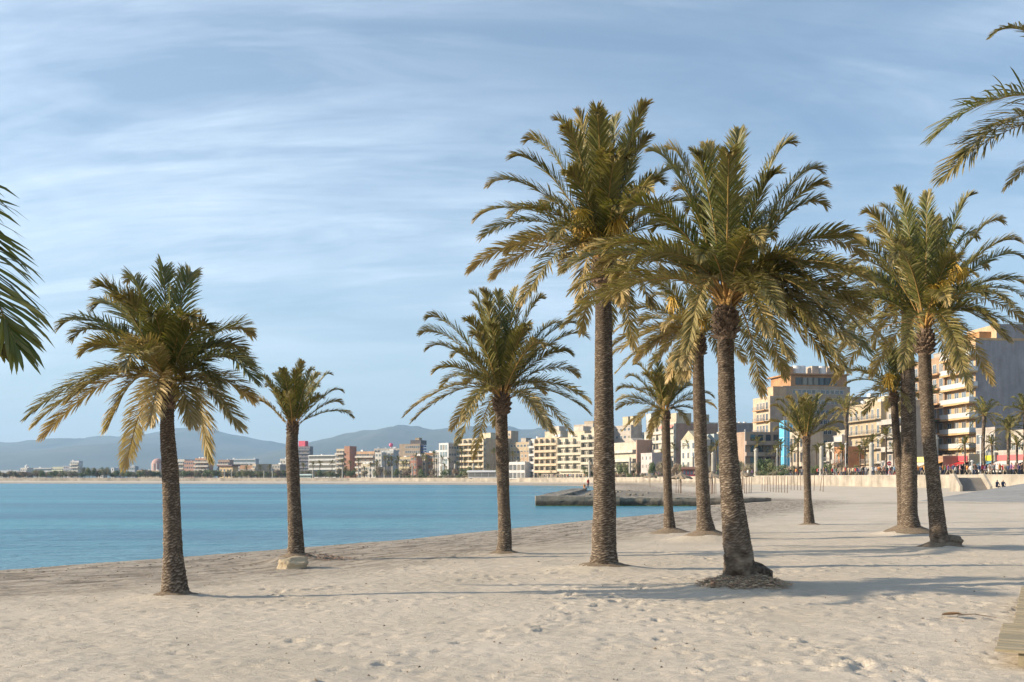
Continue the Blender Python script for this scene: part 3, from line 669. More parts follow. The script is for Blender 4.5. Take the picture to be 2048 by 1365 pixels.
palm('p2', 'slim palm with few upright young fronds and a pale rock at its foot', [(595, 1118), (592, 1080), (588, 1000), (586, 930), (584, 890), (586, 862)], [19, 17, 14, 14, 13, 12], (586, 856),
     [(515, 748), (548, 742), (565, 738), (592, 735), (600, 733), (628, 732), (640, 742), (665, 742), (690, 778), (690, 803), (712, 832), (506, 800, .5), (478, 790, .5), (530, 765), (612, 758), (572, 768), (556, 780), (650, 790), (640, 765)], fills=5, lmax_px=21, npair=44, Lpx=150, dry=.15, young=True, boot_px=17, arch=.72, mound=(.5, .10), width_px=1.9)
palm('p3', 'mid-sized palm with a full round crown before the water, left of the pier', [(1010, 1110), (1010, 1080), (1007, 1000), (1005, 920), (1003, 850), (1004, 815)], [18, 15, 13, 14, 13, 12], (1004, 800),
     [(943, 577), (965, 572), (996, 573), (1032, 568), (1052, 582), (1086, 585), (848, 626), (834, 658), (846, 690), (858, 738), (872, 768), (800, 830, .4), (815, 843, .4), (893, 862, .45), (905, 893, .4), (985, 862), (1102, 858, .45), (1115, 868, .4), (1155, 872, .3), (1188, 800), (1190, 828), (1165, 745), (1182, 665), (1168, 642), (1150, 700),
      (1062, 640), (980, 640), (940, 660), (900, 700), (1120, 690), (1010, 620), (920, 760), (1100, 780), (1130, 640)], fills=10, lmax_px=34, npair=60, Lpx=235, dry=.2, boot_px=25, mound=(.5, .08), width_px=2.2)
palm('p4', 'tallest palm, dark upright trunk, yellow date stalks high in its crown', [(1208, 1142), (1208, 1105), (1209, 1020), (1208, 900), (1208, 760), (1207, 620), (1207, 555)], [33, 27, 25, 22, 20, 18, 15], (1207, 520),
     [(1110, 225), (1155, 215), (1185, 232), (1233, 220), (1280, 230), (1300, 262), (1048, 265), (1015, 302), (968, 358), (937, 432), (948, 470), (925, 540, .35), (970, 555, .35), (1110, 540, .5), (1150, 605, .6), (1070, 405), (1375, 330), (1400, 400), (1400, 460), (1340, 540),
      (1255, 620, .5), (1160, 420), (1240, 400), (1205, 380), (1130, 330), (1000, 500, .25), (1330, 350), (1350, 430), (1010, 420), (1090, 470), (1140, 260), (1215, 290), (1260, 300)], fills=12, lmax_px=46, npair=66, Lpx=315, dry=.16, dates=[(1160, 430), (1175, 468), (1232, 440)], boot_px=34, mound=(.62, .10), width_px=2.8)
palm('p5', 'smaller palm behind the tallest one, rising from the sand before the stone bank', [(1341, 1066), (1337, 1020), (1334, 950), (1332, 880), (1331, 838)], [14, 10, 9, 9, 9], (1330, 828),
     [(1230, 775), (1227, 800), (1228, 815), (1265, 850), (1268, 722), (1308, 705), (1345, 702), (1375, 722), (1395, 768), (1432, 790), (1436, 812), (1420, 838), (1285, 742), (1250, 748), (1240, 862), (1382, 850), (1320, 730), (1355, 745), (1300, 860), (1280, 775)], fills=12, lmax_px=22, npair=44, Lpx=118, dry=.25, boot_px=14, mound=(.8, .16), width_px=1.7)
palm('p6', 'palm with a mossy sandy foot and heavy drooping fronds, just left of the leaning trunk', [(1413, 1076), (1408, 1030), (1403, 940), (1400, 840), (1397, 740), (1397, 700)], [22, 15, 14, 14, 12, 11], (1397, 680),
     [(1200, 722, .45), (1225, 745, .4), (1262, 722, .45), (1358, 772, .5), (1372, 765, .45), (1345, 742, .4), (1330, 770, .5), (1538, 695, .2), (1500, 728, .3), (1485, 640), (1300, 560), (1350, 500), (1420, 480), (1500, 560), (1240, 620), (1285, 700, .4), (1460, 740, .3), (1220, 660, .3), (1270, 640, .2), (1310, 720, .5), (1235, 700, .45), (1290, 740, .5), (1365, 745, .5), (1215, 690, .3), (1320, 660, .3)], fills=10, lmax_px=34, npair=54, Lpx=205, dry=.3, dates=[(1345, 600), (1400, 640)], boot_px=22, mound=(.8, .16), width_px=2.2)
palm('p7', 'big leaning palm nearest the camera, cracked bark and a dark root lump at its foot', [(1480, 1178), (1476, 1100), (1464, 1000), (1457, 900), (1452, 780), (1450, 660)], [37, 31, 25, 20, 18, 17], (1452, 610),
     [(1110, 535, .1), (1125, 580, .15), (1112, 650, .3), (1298, 285), (1335, 280), (1388, 290), (1412, 275), (1480, 245, .02), (1590, 268, .15), (1650, 325), (1658, 355), (1660, 395), (1735, 470), (1745, 505), (1790, 690, .25), (1720, 690, .3), (1700, 740, .3), (1650, 665, .4),
      (1595, 725, .3), (1240, 400), (1370, 400), (1500, 380), (1560, 420), (1200, 490), (1180, 530), (1300, 440), (1610, 520), (1700, 560), (1440, 330), (1530, 480), (1390, 500), (1735, 620, .2), (1650, 600), (1680, 520), (1250, 520), (1150, 500), (1755, 620, .2), (1762, 560, .15), (1705, 640, .2), (1625, 690, .35), (1682, 742, .3), (1738, 660, .25), (1640, 560, .1), (1600, 640, .5), (1130, 620, .3), (1200, 600, .25), (1560, 330), (1350, 360)], fills=12, lmax_px=52, npair=72, Lpx=365, dry=.16, boot_px=36, mound=(.78, .16), width_px=3.0, rough=1.3,
     special=[(1460, 590, 1545, 395, 1650, 665, .72, .9), (1455, 590, 1500, 470, 1560, 590, .65, .8), (1448, 590, 1390, 430, 1372, 700, .5, .8), (1450, 600, 1600, 480, 1735, 700, .3, 1.)])
palm('p8', 'short young palm with a spiky crown standing alone on the open sand', [(1619, 1049), (1616, 1000), (1614, 940), (1613, 885)], [12, 8, 7.5, 8], (1612, 880),
     [(1540, 808), (1552, 795), (1572, 790), (1592, 782), (1612, 785), (1642, 785), (1662, 795), (1682, 815), (1692, 845), (1682, 862), (1532, 842), (1545, 857), (1626, 800), (1582, 810), (1600, 800), (1655, 830), (1565, 825)], fills=7, lmax_px=17, npair=36, Lpx=102, dry=.2, young=True, boot_px=11, arch=.7, mound=(.5, .08), width_px=1.5)
palm('p9', 'thin bent palm half hidden behind the darkest trunk', [(1806, 1066), (1803, 1000), (1800, 940), (1792, 870), (1788, 800)], [12, 9, 9, 8, 8], (1787, 790),
     [(1690, 742), (1684, 768), (1702, 702), (1738, 690), (1762, 680), (1782, 672), (1802, 690), (1832, 722), (1852, 762), (1850, 802), (1702, 802), (1722, 832), (1745, 775), (1810, 840)], fills=9, lmax_px=22, npair=42, Lpx=118, dry=.25, dates=[(1778, 755)], boot_px=14, mound=(.8, .14), width_px=1.7)
palm('p10', 'tall palm with the darkest straight trunk, orange date stalks, right of the leaning one', [(1821, 1068), (1819, 1030), (1818, 900), (1816, 780), (1815, 660), (1815, 620)], [22, 17, 16, 15, 13, 12], (1815, 600),
     [(1690, 482), (1700, 522), (1642, 562), (1622, 602), (1600, 662, .3), (1652, 692, .3), (1740, 452), (1790, 432), (1832, 440), (1850, 472), (1682, 642, .3), (1702, 692, .35), (1742, 702, .3), (1760, 480), (1900, 480), (1920, 560), (1720, 580), (1660, 620)], fills=10, lmax_px=32, npair=52, Lpx=212, dry=.22, dates=[(1796, 575), (1783, 610), (1830, 590)], boot_px=22, mound=(.95, .16), width_px=2.2)
palm('p11', 'palm with a broad drooping crown, rightmost trunk, rooty hump at its foot', [(1880, 1100), (1876, 1060), (1868, 980), (1858, 880), (1852, 780), (1849, 695)], [22, 18, 15, 14, 14, 13], (1850, 655),
     [(1795, 370, .0), (1813, 402), (1855, 375, .0), (1888, 430), (1945, 378), (2010, 430), (2046, 472), (2060, 510), (2062, 562), (2075, 605), (2095, 700, .25), (2065, 645), (1995, 772, .3), (1948, 790, .35), (1930, 742, .3), (1725, 412), (1735, 442), (1700, 502), (1690, 542), (1682, 602),
      (1640, 702, .3), (1762, 400), (1870, 422), (1920, 502), (1982, 522), (1760, 560), (2002, 642), (1960, 460), (1930, 600), (1790, 470), (1980, 580), (2030, 680, .2), (1750, 650, .2), (1720, 600)], fills=12, lmax_px=40, npair=62, Lpx=285, dry=.15, dates=[(1892, 570), (1905, 530), (1865, 580), (1925, 545)], boot_px=28, mound=(.65, .14), width_px=2.5, rough=.8)
x12, y12 = 12.78, 20.5
palm('p12', 'palm mostly outside the picture, only its frond tips reaching in at the top right', [(2265, 1230), (2262, 1100), (2255, 800), (2250, 500), (2248, 330)], [36, 30, 26, 24, 22], (2246, 280),
     [(2080, -60), (2200, -140), (2320, -130), (2450, -40), (2560, 120), (2600, 260), (2580, 420), (2480, 520), (2360, 560), (2140, 500, .4)], fills=0, lmax_px=62, npair=72, Lpx=395, dry=.15, boot_px=42, base=(x12, y12, .7), width_px=3.2,
     special=[(2240, 280, 2120, 20, 1984, 72, .25, .6), (2240, 280, 2060, 60, 1874, 270, .1, 1.5), (2240, 285, 2060, 130, 1890, 352, .35, 1.4), (2240, 290, 2120, 220, 2014, 374, .5, .7), (2240, 280, 2070, 110, 1925, 312, .3, 1.4)])
palm('p13', 'palm mostly outside the picture, one dark frond hanging in at the left edge', [(-330, 1330), (-325, 1100), (-320, 800), (-318, 500), (-315, 330)], [46, 40, 36, 33, 30], (-312, 270),
     [(-560, -60), (-400, -200), (-250, -180), (-120, -120), (-60, 20), (-700, 60), (-760, 300), (-700, 560), (-560, 700), (-130, 650, .3), (-420, 760, .3), (-640, 200), (-250, 760, .2), (-480, 650)], fills=0, lmax_px=110, npair=64, Lpx=520, dry=.05, boot_px=55, base=(-6.1, 9.0, .4), width_px=7.5,
     special=[(-305, 240, -50, 180, 34, 690, .0, 1.45), (-305, 240, -60, 320, 2, 700, .25, .7), (-305, 240, -170, 90, -88, 345, .02, .9)])
# ------------------------------------------------------------------ buildings
M_frame = plain((.62, .60, .55), .6, name='frame_paint')
M_brownf = plain((.16, .09, .05), .6, name='brown_frame')
M_rail = plain((.30, .30, .30), .5, name='railing_paint')
M_glassrail = plain((.50, .50, .49), .2, name='balcony_glass')
M_dark = plain((.05, .045, .04), .8, name='dark_recess')
M_white = plain((.62, .61, .58), .6, name='white_paint')
M_tank = plain((.60, .60, .60), .35, name='tank')
BL = []           # (px centre, phrase) of buildings, used when naming what stands before them
def solve(cx, cy, ang, k):     # how far along direction ang from (cx,cy) until the pixel column k is met
    tx, ty = math.cos(ang), math.sin(ang); return (k*cy-cx)/(tx-k*ty)
class Bld:
    def __init__(s, label, cat, xl, xr, xe, yt, Y, ang, wall, name='apartment_building', fl=3.0, group=None, endcol=None, zb=None, dmin=9., parapet=.5):
        """front wall runs from pixel column xl to xr, end wall from xr to xe; Y distance of the near front corner; ang heading of the front away from that corner"""
        s.name, s.Y = name, Y; s.zb = PROMZ(Y)-.4 if zb is None else zb
        s.X = ray(xr, Y); s.ang = R(ang)
        s.w = abs(solve(s.X, Y, s.ang, (xl-CX)/F)); s.nang = s.ang-math.pi/2
        s.d = solve(s.X, Y, s.nang, (xe-CX)/F) if xe and xe > xr+1 else dmin
        s.d = min(max(abs(s.d), 5.), 45.); s.w = min(s.w, 120.)
        s.h = zat(yt, Y)-s.zb; s.fl = fl; s.nf = max(1, int(round((s.h-parapet-.4)/fl))); s.fh = (s.h-parapet)/s.nf
        # local frame: x along the front away from the near corner, y from the front towards the street (outwards is +y), so depth is -y
        s.root = empty(name, (s.X, Y, s.zb)); s.root.matrix_world = Matrix.Translation((s.X, Y, s.zb)) @ Matrix(((math.cos(s.ang), -math.cos(s.nang), 0, 0), (math.sin(s.ang), -math.sin(s.nang), 0, 0), (0, 0, 1, 0), (0, 0, 0, 1)))
        tag(s.root, label, cat, group); s.wm = wallmat(wall); s.parapet = parapet
        mb = MB(); mb.box(0, s.w, -s.d, 0, 0, s.h-parapet)
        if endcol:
            mats = [s.wm, wallmat(endcol)]; mb.m[3] = 0  # near end wall gets its own tone, with the shade put into the colour
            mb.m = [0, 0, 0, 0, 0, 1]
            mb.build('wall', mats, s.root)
        else: mb.build('wall', s.wm, s.root)
        pb = MB(); t_ = .25; z0, z1 = s.h-parapet+.003, s.h
        pb.box(-.05, s.w+.05, -t_, .05, z0, z1); pb.box(-.05, s.w+.05, -s.d-.05, -s.d+t_, z0, z1); pb.box(-.05, t_, -s.d+t_, -t_, z0, z1); pb.box(s.w-t_, s.w+.05, -s.d+t_, -t_, z0, z1)
        pb.build('roof_parapet', s.wm, s.root)
        BL.append(((xl+xr)/2, label))
    def u(s, px): return solve(s.X, s.Y, s.ang, (px-CX)/F)
    def zz(s, py): return zat(py, s.Y)-s.zb
    def _win(s, w_, h_, fm, gm, mull=1, y=0.):
        f = MB(); t_ = .07; o_ = .06
        f.box(0, w_, 0.004, o_, 0, t_); f.box(0, w_, .004, o_, h_-t_, h_); f.box(0, t_, .004, o_, t_, h_-t_); f.box(w_-t_, w_, .004, o_, t_, h_-t_)
        for k in range(mull):
            x = w_*(k+1)/(mull+1); f.box(x-.03, x+.03, .004, o_-.01, t_, h_-t_)
        p = MB(); p.box(t_*.5, w_-t_*.5, .002, .03, t_*.5, h_-t_*.5)
        return f, p
    def windows(s, n, w_=1.4, h_=1.4, sill=.9, fm=None, gm=None, floors=None, x0=0., x1=None, end=False, mull=1, frames=True, cap=96):
        fm = fm or M_frame; gm = gm or glassmat(); x1 = (s.d if end else s.w) if x1 is None else x1
        floors = range(s.nf) if floors is None else floors; step = (x1-x0)/n; w_ = min(w_, step*.86); h_ = min(h_, s.fh-sill*.5-.3)
        f, p = s._win(w_, h_, fm, gm, mull); proto = None; cnt = 0
        for fl in floors:
            for i in range(n):
                if cnt >= cap: return
                cnt += 1
                x = x0+step*(i+.5)-w_/2; z = fl*s.fh+sill
                if proto is None:
                    o = p.build('window', gm, s.root); me_ = o.data; proto = o
                    if frames: fo = f.build('frame', fm, o)
                else:
                    o = bpy.data.objects.new('window', proto.data); col.objects.link(o); o.parent = s.root
                    if frames: fo = bpy.data.objects.new('frame', proto.children[0].data if proto.children else None); col.objects.link(fo); fo.parent = o
                if end: o.location = (0, -x-w_, z); o.rotation_euler = (0, 0, math.pi/2); o.location = (0, -x-w_, z); 
                else: o.location = (x, 0, z)
    def bands(s, depth=1.3, ph=.85, col_=None, rail=None, floors=None, x0=0., x1=None, fins=0, soff=None, slab=.2):
        """balconies running the length of the front on every floor"""
        x1 = s.w if x1 is None else x1; floors = range(1, s.nf) if floors is None else floors
        cm = wallmat(col_) if col_ else s.wm
        for k in floors:
            z = k*s.fh; b_ = MB(); b_.box(x0, x1, .003, depth, z-slab, z)
            ob = b_.build('balcony', wallmat(soff) if soff else cm, s.root)
            r_ = MB()
            if rail is None: r_.box(x0, x1, depth-.13, depth-.01, z+.002, z+ph); r_.box(x0, x0+.12, .01, depth-.132, z+.002, z+ph); r_.box(x1-.12, x1, .01, depth-.132, z+.002, z+ph); r_.build('parapet', cm, ob)
            else:
                n = max(2, int((x1-x0)/.32)); n = min(n, 60)
                for i in range(n+1): x = x0+.03+(x1-x0-.06)*i/n; r_.box(x-.02, x+.02, depth-.07, depth-.03, z+.002, z+ph)
                r_.box(x0, x1, depth-.09, depth-.01, z+ph+.001, z+ph+.06)
                if rail is M_glassrail: r_.box(x0+.02, x1-.02, depth-.028, depth-.018, z+.05, z+ph)
                r_.build('railing', rail, ob)
        if fins:
            f = MB(); zt = max(floors)*s.fh+s.fh-.05
            for i in range(fins+1):
                x = x0+(x1-x0)*i/fins; x = min(max(x, x0+.1), x1-.1); f.box(x-.1, x+.1, .006, depth-.14, (min(floors)-0)*s.fh+.004, zt)
            f.build('dividing_walls', cm, s.root)
    def roofbox(s, xl, xr, yt, colr, name='roof_structure', back=2., dep=4., zb=None):
        u0, u1 = sorted((s.u(xl), s.u(xr))); u0 = max(u0, .1); 
        if u1 <= u0: u1 = u0+2
        z0 = s.h-s.parapet+.004 if zb is None else zb; z1 = max(s.zz(yt), z0+.6)
        mb = MB(); mb.box(u0, u1, -back-dep, -back, z0, z1); mb.box(u0-.12, u1+.12, -back-dep-.12, -back+.12, z1+.002, z1+.16)
        return mb.build(name, wallmat(colr) if isinstance(colr, tuple) else colr, s.root), (u0, u1, z0, z1)
    def tanks(s, n, seed=0):
        q = random.Random(seed+int(s.X*10))
        for k in range(n):
            mb = MB(); x = q.uniform(1, max(1.5, s.w-1)); y = -q.uniform(1.5, max(2, s.d-1)); z = s.h-s.parapet+.004
            typ = q.random()
            if typ < .4: mb.cyl(x, y, z, z+q.uniform(1., 1.6), q.uniform(.5, .8), 12); mb.build('water_tank', M_tank, s.root, False)
            elif typ < .75: a_ = q.uniform(.6, 1.3); mb.box(x-a_, x+a_, y-.6, y+.6, z, z+q.uniform(.8, 1.7)); mb.build('air_conditioner', M_tank, s.root)
            else:
                h_ = q.uniform(2, 4); mb.cyl(x, y, z, z+h_, .04, 6)
                for j in range(4): mb.box(x-.5, x+.5, y-.015, y+.015, z+h_*.7+j*.2, z+h_*.7+j*.2+.03)
                mb.build('antenna', M_rail, s.root)
    def awning(s, u0, u1, z, out, drop, mat, name='awning'):
        mb = MB(); mb.add([(u0, .05, z), (u1, .05, z), (u1, out, z-drop), (u0, out, z-drop), (u0, .05, z-.05), (u1, .05, z-.05), (u1, out, z-drop-.05), (u0, out, z-drop-.05), (u0, out+.01, z-drop-.35), (u1, out+.01, z-drop-.35)],
            [(0, 1, 2, 3), (7, 6, 5, 4), (0, 3, 7, 4), (1, 5, 6, 2), (3, 2, 9, 8)]); return mb.build(name, mat, s.root)
    def sign(s, u0, u1, z0, z1, mat, name='signboard'):
        mb = MB(); mb.box(u0, u1, .01, .18, z0, z1); return mb.build(name, mat, s.root)
    def ground_floor(s, mat=None):
        n = max(1, int(s.w/4)); 
        for i in range(n):
            mb = MB(); x0 = s.w*i/n+.35; x1 = s.w*(i+1)/n-.35; mb.box(x0, x1, .004, .03, .45, min(3.1, s.fh-.1)); mb.build('shop_window', glassmat((.05, .05, .05)), s.root)
            if n > 12: break
CREAM = (.60, .53, .40); WARM = (.60, .48, .30); PEACH = (.62, .44, .27); WHT = (.62, .60, .56); BEIGE = (.47, .39, .30); BROWN = (.36, .27, .20); GREY = (.46, .42, .37); ORNG = (.62, .34, .14); BRICK = (.42, .20, .13)
B = Bld
# --- right: orange tower with the big blank end wall
b = B('tall orange tower block with pale balconies and a huge blank grey end wall', 'apartment block', 1892, 1951, 2140, 676, 203, 95, (.62, .42, .24), 'tower_block', 3.05, endcol=(.36, .34, .35))  # grey of the end wall has its shade painted in
b.bands(1.5, .95, (.62, .58, .52), M_glassrail, soff=(.66, .42, .20), slab=.35, x0=3.6); b.windows(4, 1.7, 2.2, .15, M_white, glassmat((.10, .13, .16)))
b.roofbox(1905, 1940, 662, ORNG, dep=6); b.tanks(3)
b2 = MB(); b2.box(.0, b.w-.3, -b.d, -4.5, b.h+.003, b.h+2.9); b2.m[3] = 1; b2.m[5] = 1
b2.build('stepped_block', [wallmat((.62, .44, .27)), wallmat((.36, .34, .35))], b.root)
for k in range(2, b.nf):       # rounded corner balconies at the near corner
    mb = MB(); z = k*b.fh; mb.box(-.9, 3.5, .004, 1.9, z-.35, z); o_ = mb.build('corner_balcony', wallmat((.62, .42, .22)), b.root)
    mb = MB(); mb.box(-.9, 3.5, 1.78, 1.86, z+.01, z+.95); mb.box(-.88, -.8, .01, 1.76, z+.01, z+.95); mb.build('railing', M_glassrail, o_)
b = B('tall grey and orange block with deep balconies, set back left of the orange tower', 'apartment block', 1826, 1889, 1900, 712, 214, 95, (.45, .30, .19), 'apartment_building', 3.1, dmin=12)
b.bands(1.6, .95, (.36, .34, .32), M_rail, soff=(.55, .32, .16), slab=.3); b.windows(5, 1.6, 2.1, .15, M_white, glassmat((.09, .11, .13))); b.roofbox(1850, 1884, 700, GREY)
b.awning(1.0, b.w*.5, b.fh*4-.1, 2.2, .7, plain((.12, .40, .28), .8, name='green_awning'))
# apartment row
b = B('four-storey cream apartment house with dark iron balconies and long awnings below', 'apartment house', 1698, 1762, 1772, 803, 218, 96, (.50, .40, .27), fl=3.1)
b.bands(1.3, .9, None, M_rail); b.windows(6, 1.1, 2.2, .1, M_frame); b.roofbox(1712, 1752, 792, CREAM); b.tanks(3)
b.awning(.5, b.w-.5, 3.0, 2.6, .8, plain((.60, .52, .42), .8, name='cream_awning'))
b = B('grey-cream apartment house with white balconies between the cream house and the darkest palm trunk', 'apartment house', 1764, 1810, 1826, 812, 210, 96, (.42, .37, .32), fl=3.1)
b.bands(1.3, .9, (.52, .49, .45)); b.windows(4, 1.2, 2.1, .1, M_white); b.roofbox(1775, 1800, 800, BEIGE); b.awning(.5, b.w-.5, 3., 2.2, .6, plain((.58, .56, .52), .8, name='white_awning'))
# hotel tower
b = B('wide beige hotel block with an orange-sided penthouse and white tanks on its roof', 'hotel', 1561, 1566, 1700, 772, 300, 100, (.50, .38, .28), 'hotel', 3.1, dmin=60)
b.windows(11, 2.2, 1.3, 1.2, M_frame, end=True, floors=range(b.nf-3, b.nf), x0=3, x1=b.d-2, mull=2)
b.windows(9, 1.4, 1.3, 1.2, M_frame, end=True, floors=range(3, b.nf-3), x0=3, x1=b.d-6, cap=40)
mb = MB(); mb.box(.0, 14, -b.d+1, -2.5, b.h-.49, b.h+3.4); mb.box(-.7, 14.5, -b.d+.5, -1.5, b.h+3.41, b.h+3.8); pt_ = mb.build('penthouse', wallmat((.50, .27, .13)), b.root)
for k in range(7):
    mb = MB(); y = -4-k*(b.d-9)/7; mb.box(-.05, -.004, y-2.4, y, b.h+.4, b.h+2.6); mb.build('window', glassmat(), b.root)
q_ = random.Random(4)
for k, y in enumerate((-4, -9, -11.5, -17, -22, -27, -30)):
    y = y*b.d/34; mb = MB()
    if k in (1, 2, 4): mb.cyl(3, y, b.h+3.82, b.h+6.4, 1.3, 14); mb.build('water_tank', M_tank, b.root)
    else: mb.box(1, 5, y-1.2, y+1.0, b.h+3.82, b.h+6.+k*.1); mb.build('roof_structure', wallmat((.55, .45, .36) if k % 2 else (.60, .34, .16)), b.root)
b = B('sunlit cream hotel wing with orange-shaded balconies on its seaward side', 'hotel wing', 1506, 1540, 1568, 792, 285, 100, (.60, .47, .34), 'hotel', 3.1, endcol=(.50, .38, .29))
b.bands(1.4, .95, (.58, .50, .42), M_rail, soff=(.62, .36, .16), x0=1, x1=b.w*.8); b.windows(4, 1.5, 2.1, .1, M_white, x0=1, x1=b.w*.8); b.roofbox(1528, 1545, 774, (.62, .42, .26), back=1)
b = B('low brown-grey hotel annex with deep dark balconies, left of the blue netting', 'building', 1462, 1490, 1570, 864, 262, 100, (.42, .30, .22), 'hotel_annex', 3.2)
for k in range(b.nf):
    for i in range(5):
        mb = MB(); y = -1.5-i*b.d/5.2; mb.box(-.06, -.004, y-b.d/5.2+.8, y, k*b.fh+1.1, k*b.fh+2.7); mb.build('window', glassmat((.04, .045, .05)), b.root)
    mb = MB(); mb.box(-.9, -.005, -b.d, 0, k*b.fh+.003+(.2 if k == 0 else -.05), k*b.fh+1.0); mb.build('balcony', wallmat((.45, .33, .25)), b.root)
# blue scaffolding netting
M_net = plain((.10, .40, .62), .8, name='blue_netting', var=.25, scale=.6)
sx, sy = ray(1568, 252), 252
sr = empty('scaffolding', (sx, sy, PROMZ(sy))); tag(sr, 'tall scaffold wrapped in bright blue netting beside the brown annex', 'scaffolding')
h_ = zat(841, sy)-PROMZ(sy); mb = MB(); mb.box(0, 2.3, 0, 4.5, .3, h_); mb.build('netting', M_net, sr)
mb = MB()
for k in range(6): mb.box(-.06, 2.36, -.06, -.003, h_*k/6+.4, h_*k/6+.48); mb.box(-.06, -.003, -.06, 4.5, h_*k/6+.4, h_*k/6+.48)
for x in (0, .75, 1.5, 2.25): mb.cyl(x, -.08, 0, h_+.8, .035, 6)
mb.build('poles', M_tank, sr)
b = B('pale house with a row of arches beside the blue netting', 'house', 1580, 1606, 1612, 862, 236, 97, (.52, .45, .36), 'house', 3.3)
b.windows(4, 1.2, 2.2, .3, M_brownf); b.awning(.3, b.w-.3, 2.9, 2., .5, plain((.30, .24, .2), .8, name='brown_awning'))
b = B('low white house with an arched window right of the short young palm', 'house', 1612, 1668, 1674, 884, 232, 97, (.58, .55, .50), 'house', 3.2)
b.bands(1., .9, None, M_rail, x0=2); b.windows(5, 1.2, 2., .3, M_brownf); b.roofbox(1650, 1668, 872, WHT)
b = B('small orange-red house with a balcony and white window trims', 'house', 1669, 1697, 1702, 893, 225, 97, (.55, .26, .13), 'house', 3.1)
b.bands(1.1, .9, None, M_rail); b.windows(3, 1.3, 2., .3, M_white)
b = B('narrow cream house rising behind the small orange-red house', 'house', 1674, 1690, 1695, 860, 246, 97, (.56, .50, .38), 'house', 3.1); b.windows(2, 1.2, 1.8, .6)
b = B('long shaded beige block closing the view behind the cream apartment houses', 'apartment block', 1700, 1703, 1830, 794, 290, 97, (.42, .33, .26), fl=3.1, dmin=50); b.windows(8, 1.5, 1.3, 1., end=True, x0=3, cap=30); b.tanks(4)
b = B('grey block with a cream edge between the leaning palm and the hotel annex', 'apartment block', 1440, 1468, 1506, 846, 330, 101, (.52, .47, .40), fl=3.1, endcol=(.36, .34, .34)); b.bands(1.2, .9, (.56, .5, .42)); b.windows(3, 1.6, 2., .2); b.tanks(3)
b = B('brown and cream terraced house behind the leaning palm trunk', 'house', 1452, 1488, 1500, 872, 300, 101, (.50, .40, .31), 'house', 3.1); b.bands(1.4, .9, (.45, .25, .15)); b.windows(3, 1.6, 2., .2)
# --- middle
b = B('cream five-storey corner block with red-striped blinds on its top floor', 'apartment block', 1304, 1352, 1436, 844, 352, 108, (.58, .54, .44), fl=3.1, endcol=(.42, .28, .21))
b.bands(1.0, .85, (.62, .58, .5), fins=4); b.windows(6, 1.4, 1.9, .3, M_white); b.roofbox(1316, 1340, 834, CREAM)
for (a0, a1, y0) in ((1358, 1388, 832), (1415, 1424, 834)):
    mb = MB(); k0, k1 = [abs(solve(b.X, b.Y, b.nang, (p-CX)/F)) for p in (a0, a1)]; mb.box(2, 7, -k1, -k0, b.h-.49, b.zz(y0)+1.2); mb.build('roof_structure', wallmat((.55, .48, .36)), b.root)
b.awning(.5, b.w*.6, b.h-.8, 1.3, .9, plain((.55, .22, .18), .8, name='striped_blind'))
b = B('white slim building with a pale cyan band seen between two trunks', 'building', 1408, 1428, 1440, 868, 322, 104, (.50, .56, .56), 'house', 3.1); b.windows(2, 1.6, 1.6, .6)
b = B('white gabled cafe building with yellow trim', 'cafe', 1362, 1392, 1402, 879, 318, 104, (.60, .58, .52), 'cafe_building', 3.3, parapet=.3)
b.windows(3, 1.6, 2., .4, M_white); mb = MB(); mb.prism([(0, b.h), (b.w, b.h), (b.w/2, b.h+3)], -b.d, .0); mb.build('gable_roof', wallmat((.52, .46, .33)), b.root)
b = B('beige block with a dark roof band and a twin yellow roof tower', 'apartment block', 1200, 1262, 1284, 850, 395, 115, (.46, .41, .36), fl=3.1)
b.windows(8, 1.8, 1.2, 1.2, M_frame, cap=64); b.roofbox(1241, 1252, 833, (.56, .48, .34), back=1); b.roofbox(1256, 1268, 833, (.56, .48, .34), back=1)
b = B('cream villa with rows of white arches on both floors', 'villa', 1226, 1272, 1278, 884, 372, 115, (.60, .55, .44), 'villa', 3.6)
b.bands(1.6, .9, (.62, .58, .5)); 
for k in range(2):
    for i in range(5):
        mb = MB(); x = b.w*(i+.5)/5; r0 = b.w/5*.34; z0 = k*b.fh+.3; zc_ = z0+b.fh*.45; poly = [(x-r0, z0), (x+r0, z0)]+[(x+r0*math.cos(math.pi*j/8), zc_+r0*math.sin(math.pi*j/8)) for j in range(9)]
        mb.prism(poly, .003, .05); mb.build('arched_window', glassmat((.08, .06, .04)), b.root)
mb = MB(); mb.prism([(0, b.h), (b.w*.45, b.h), (b.w*.225, b.h+1.6)], -b.d, .2); mb.build('gable_roof', wallmat((.50, .44, .36)), b.root)
b = B('plain brown party wall beside the arched villa', 'building', 1272, 1274, 1304, 880, 366, 112, (.40, .27, .21), 'house', 3.1)
b = B('white house stepping up behind the brown party wall, with a stair tower', 'house', 1276, 1298, 1306, 864, 392, 112, (.60, .58, .54), 'house', 3.1); b.windows(3, 1.0, 1.4, 1.); b.roofbox(1288, 1304, 828, WHT, back=1)
b = B('low white cottage at the foot of the brown party wall', 'house', 1282, 1304, 1310, 906, 352, 112, (.60, .52, .50), 'cottage', 3.); b.windows(3, 1, 1.4, .9)
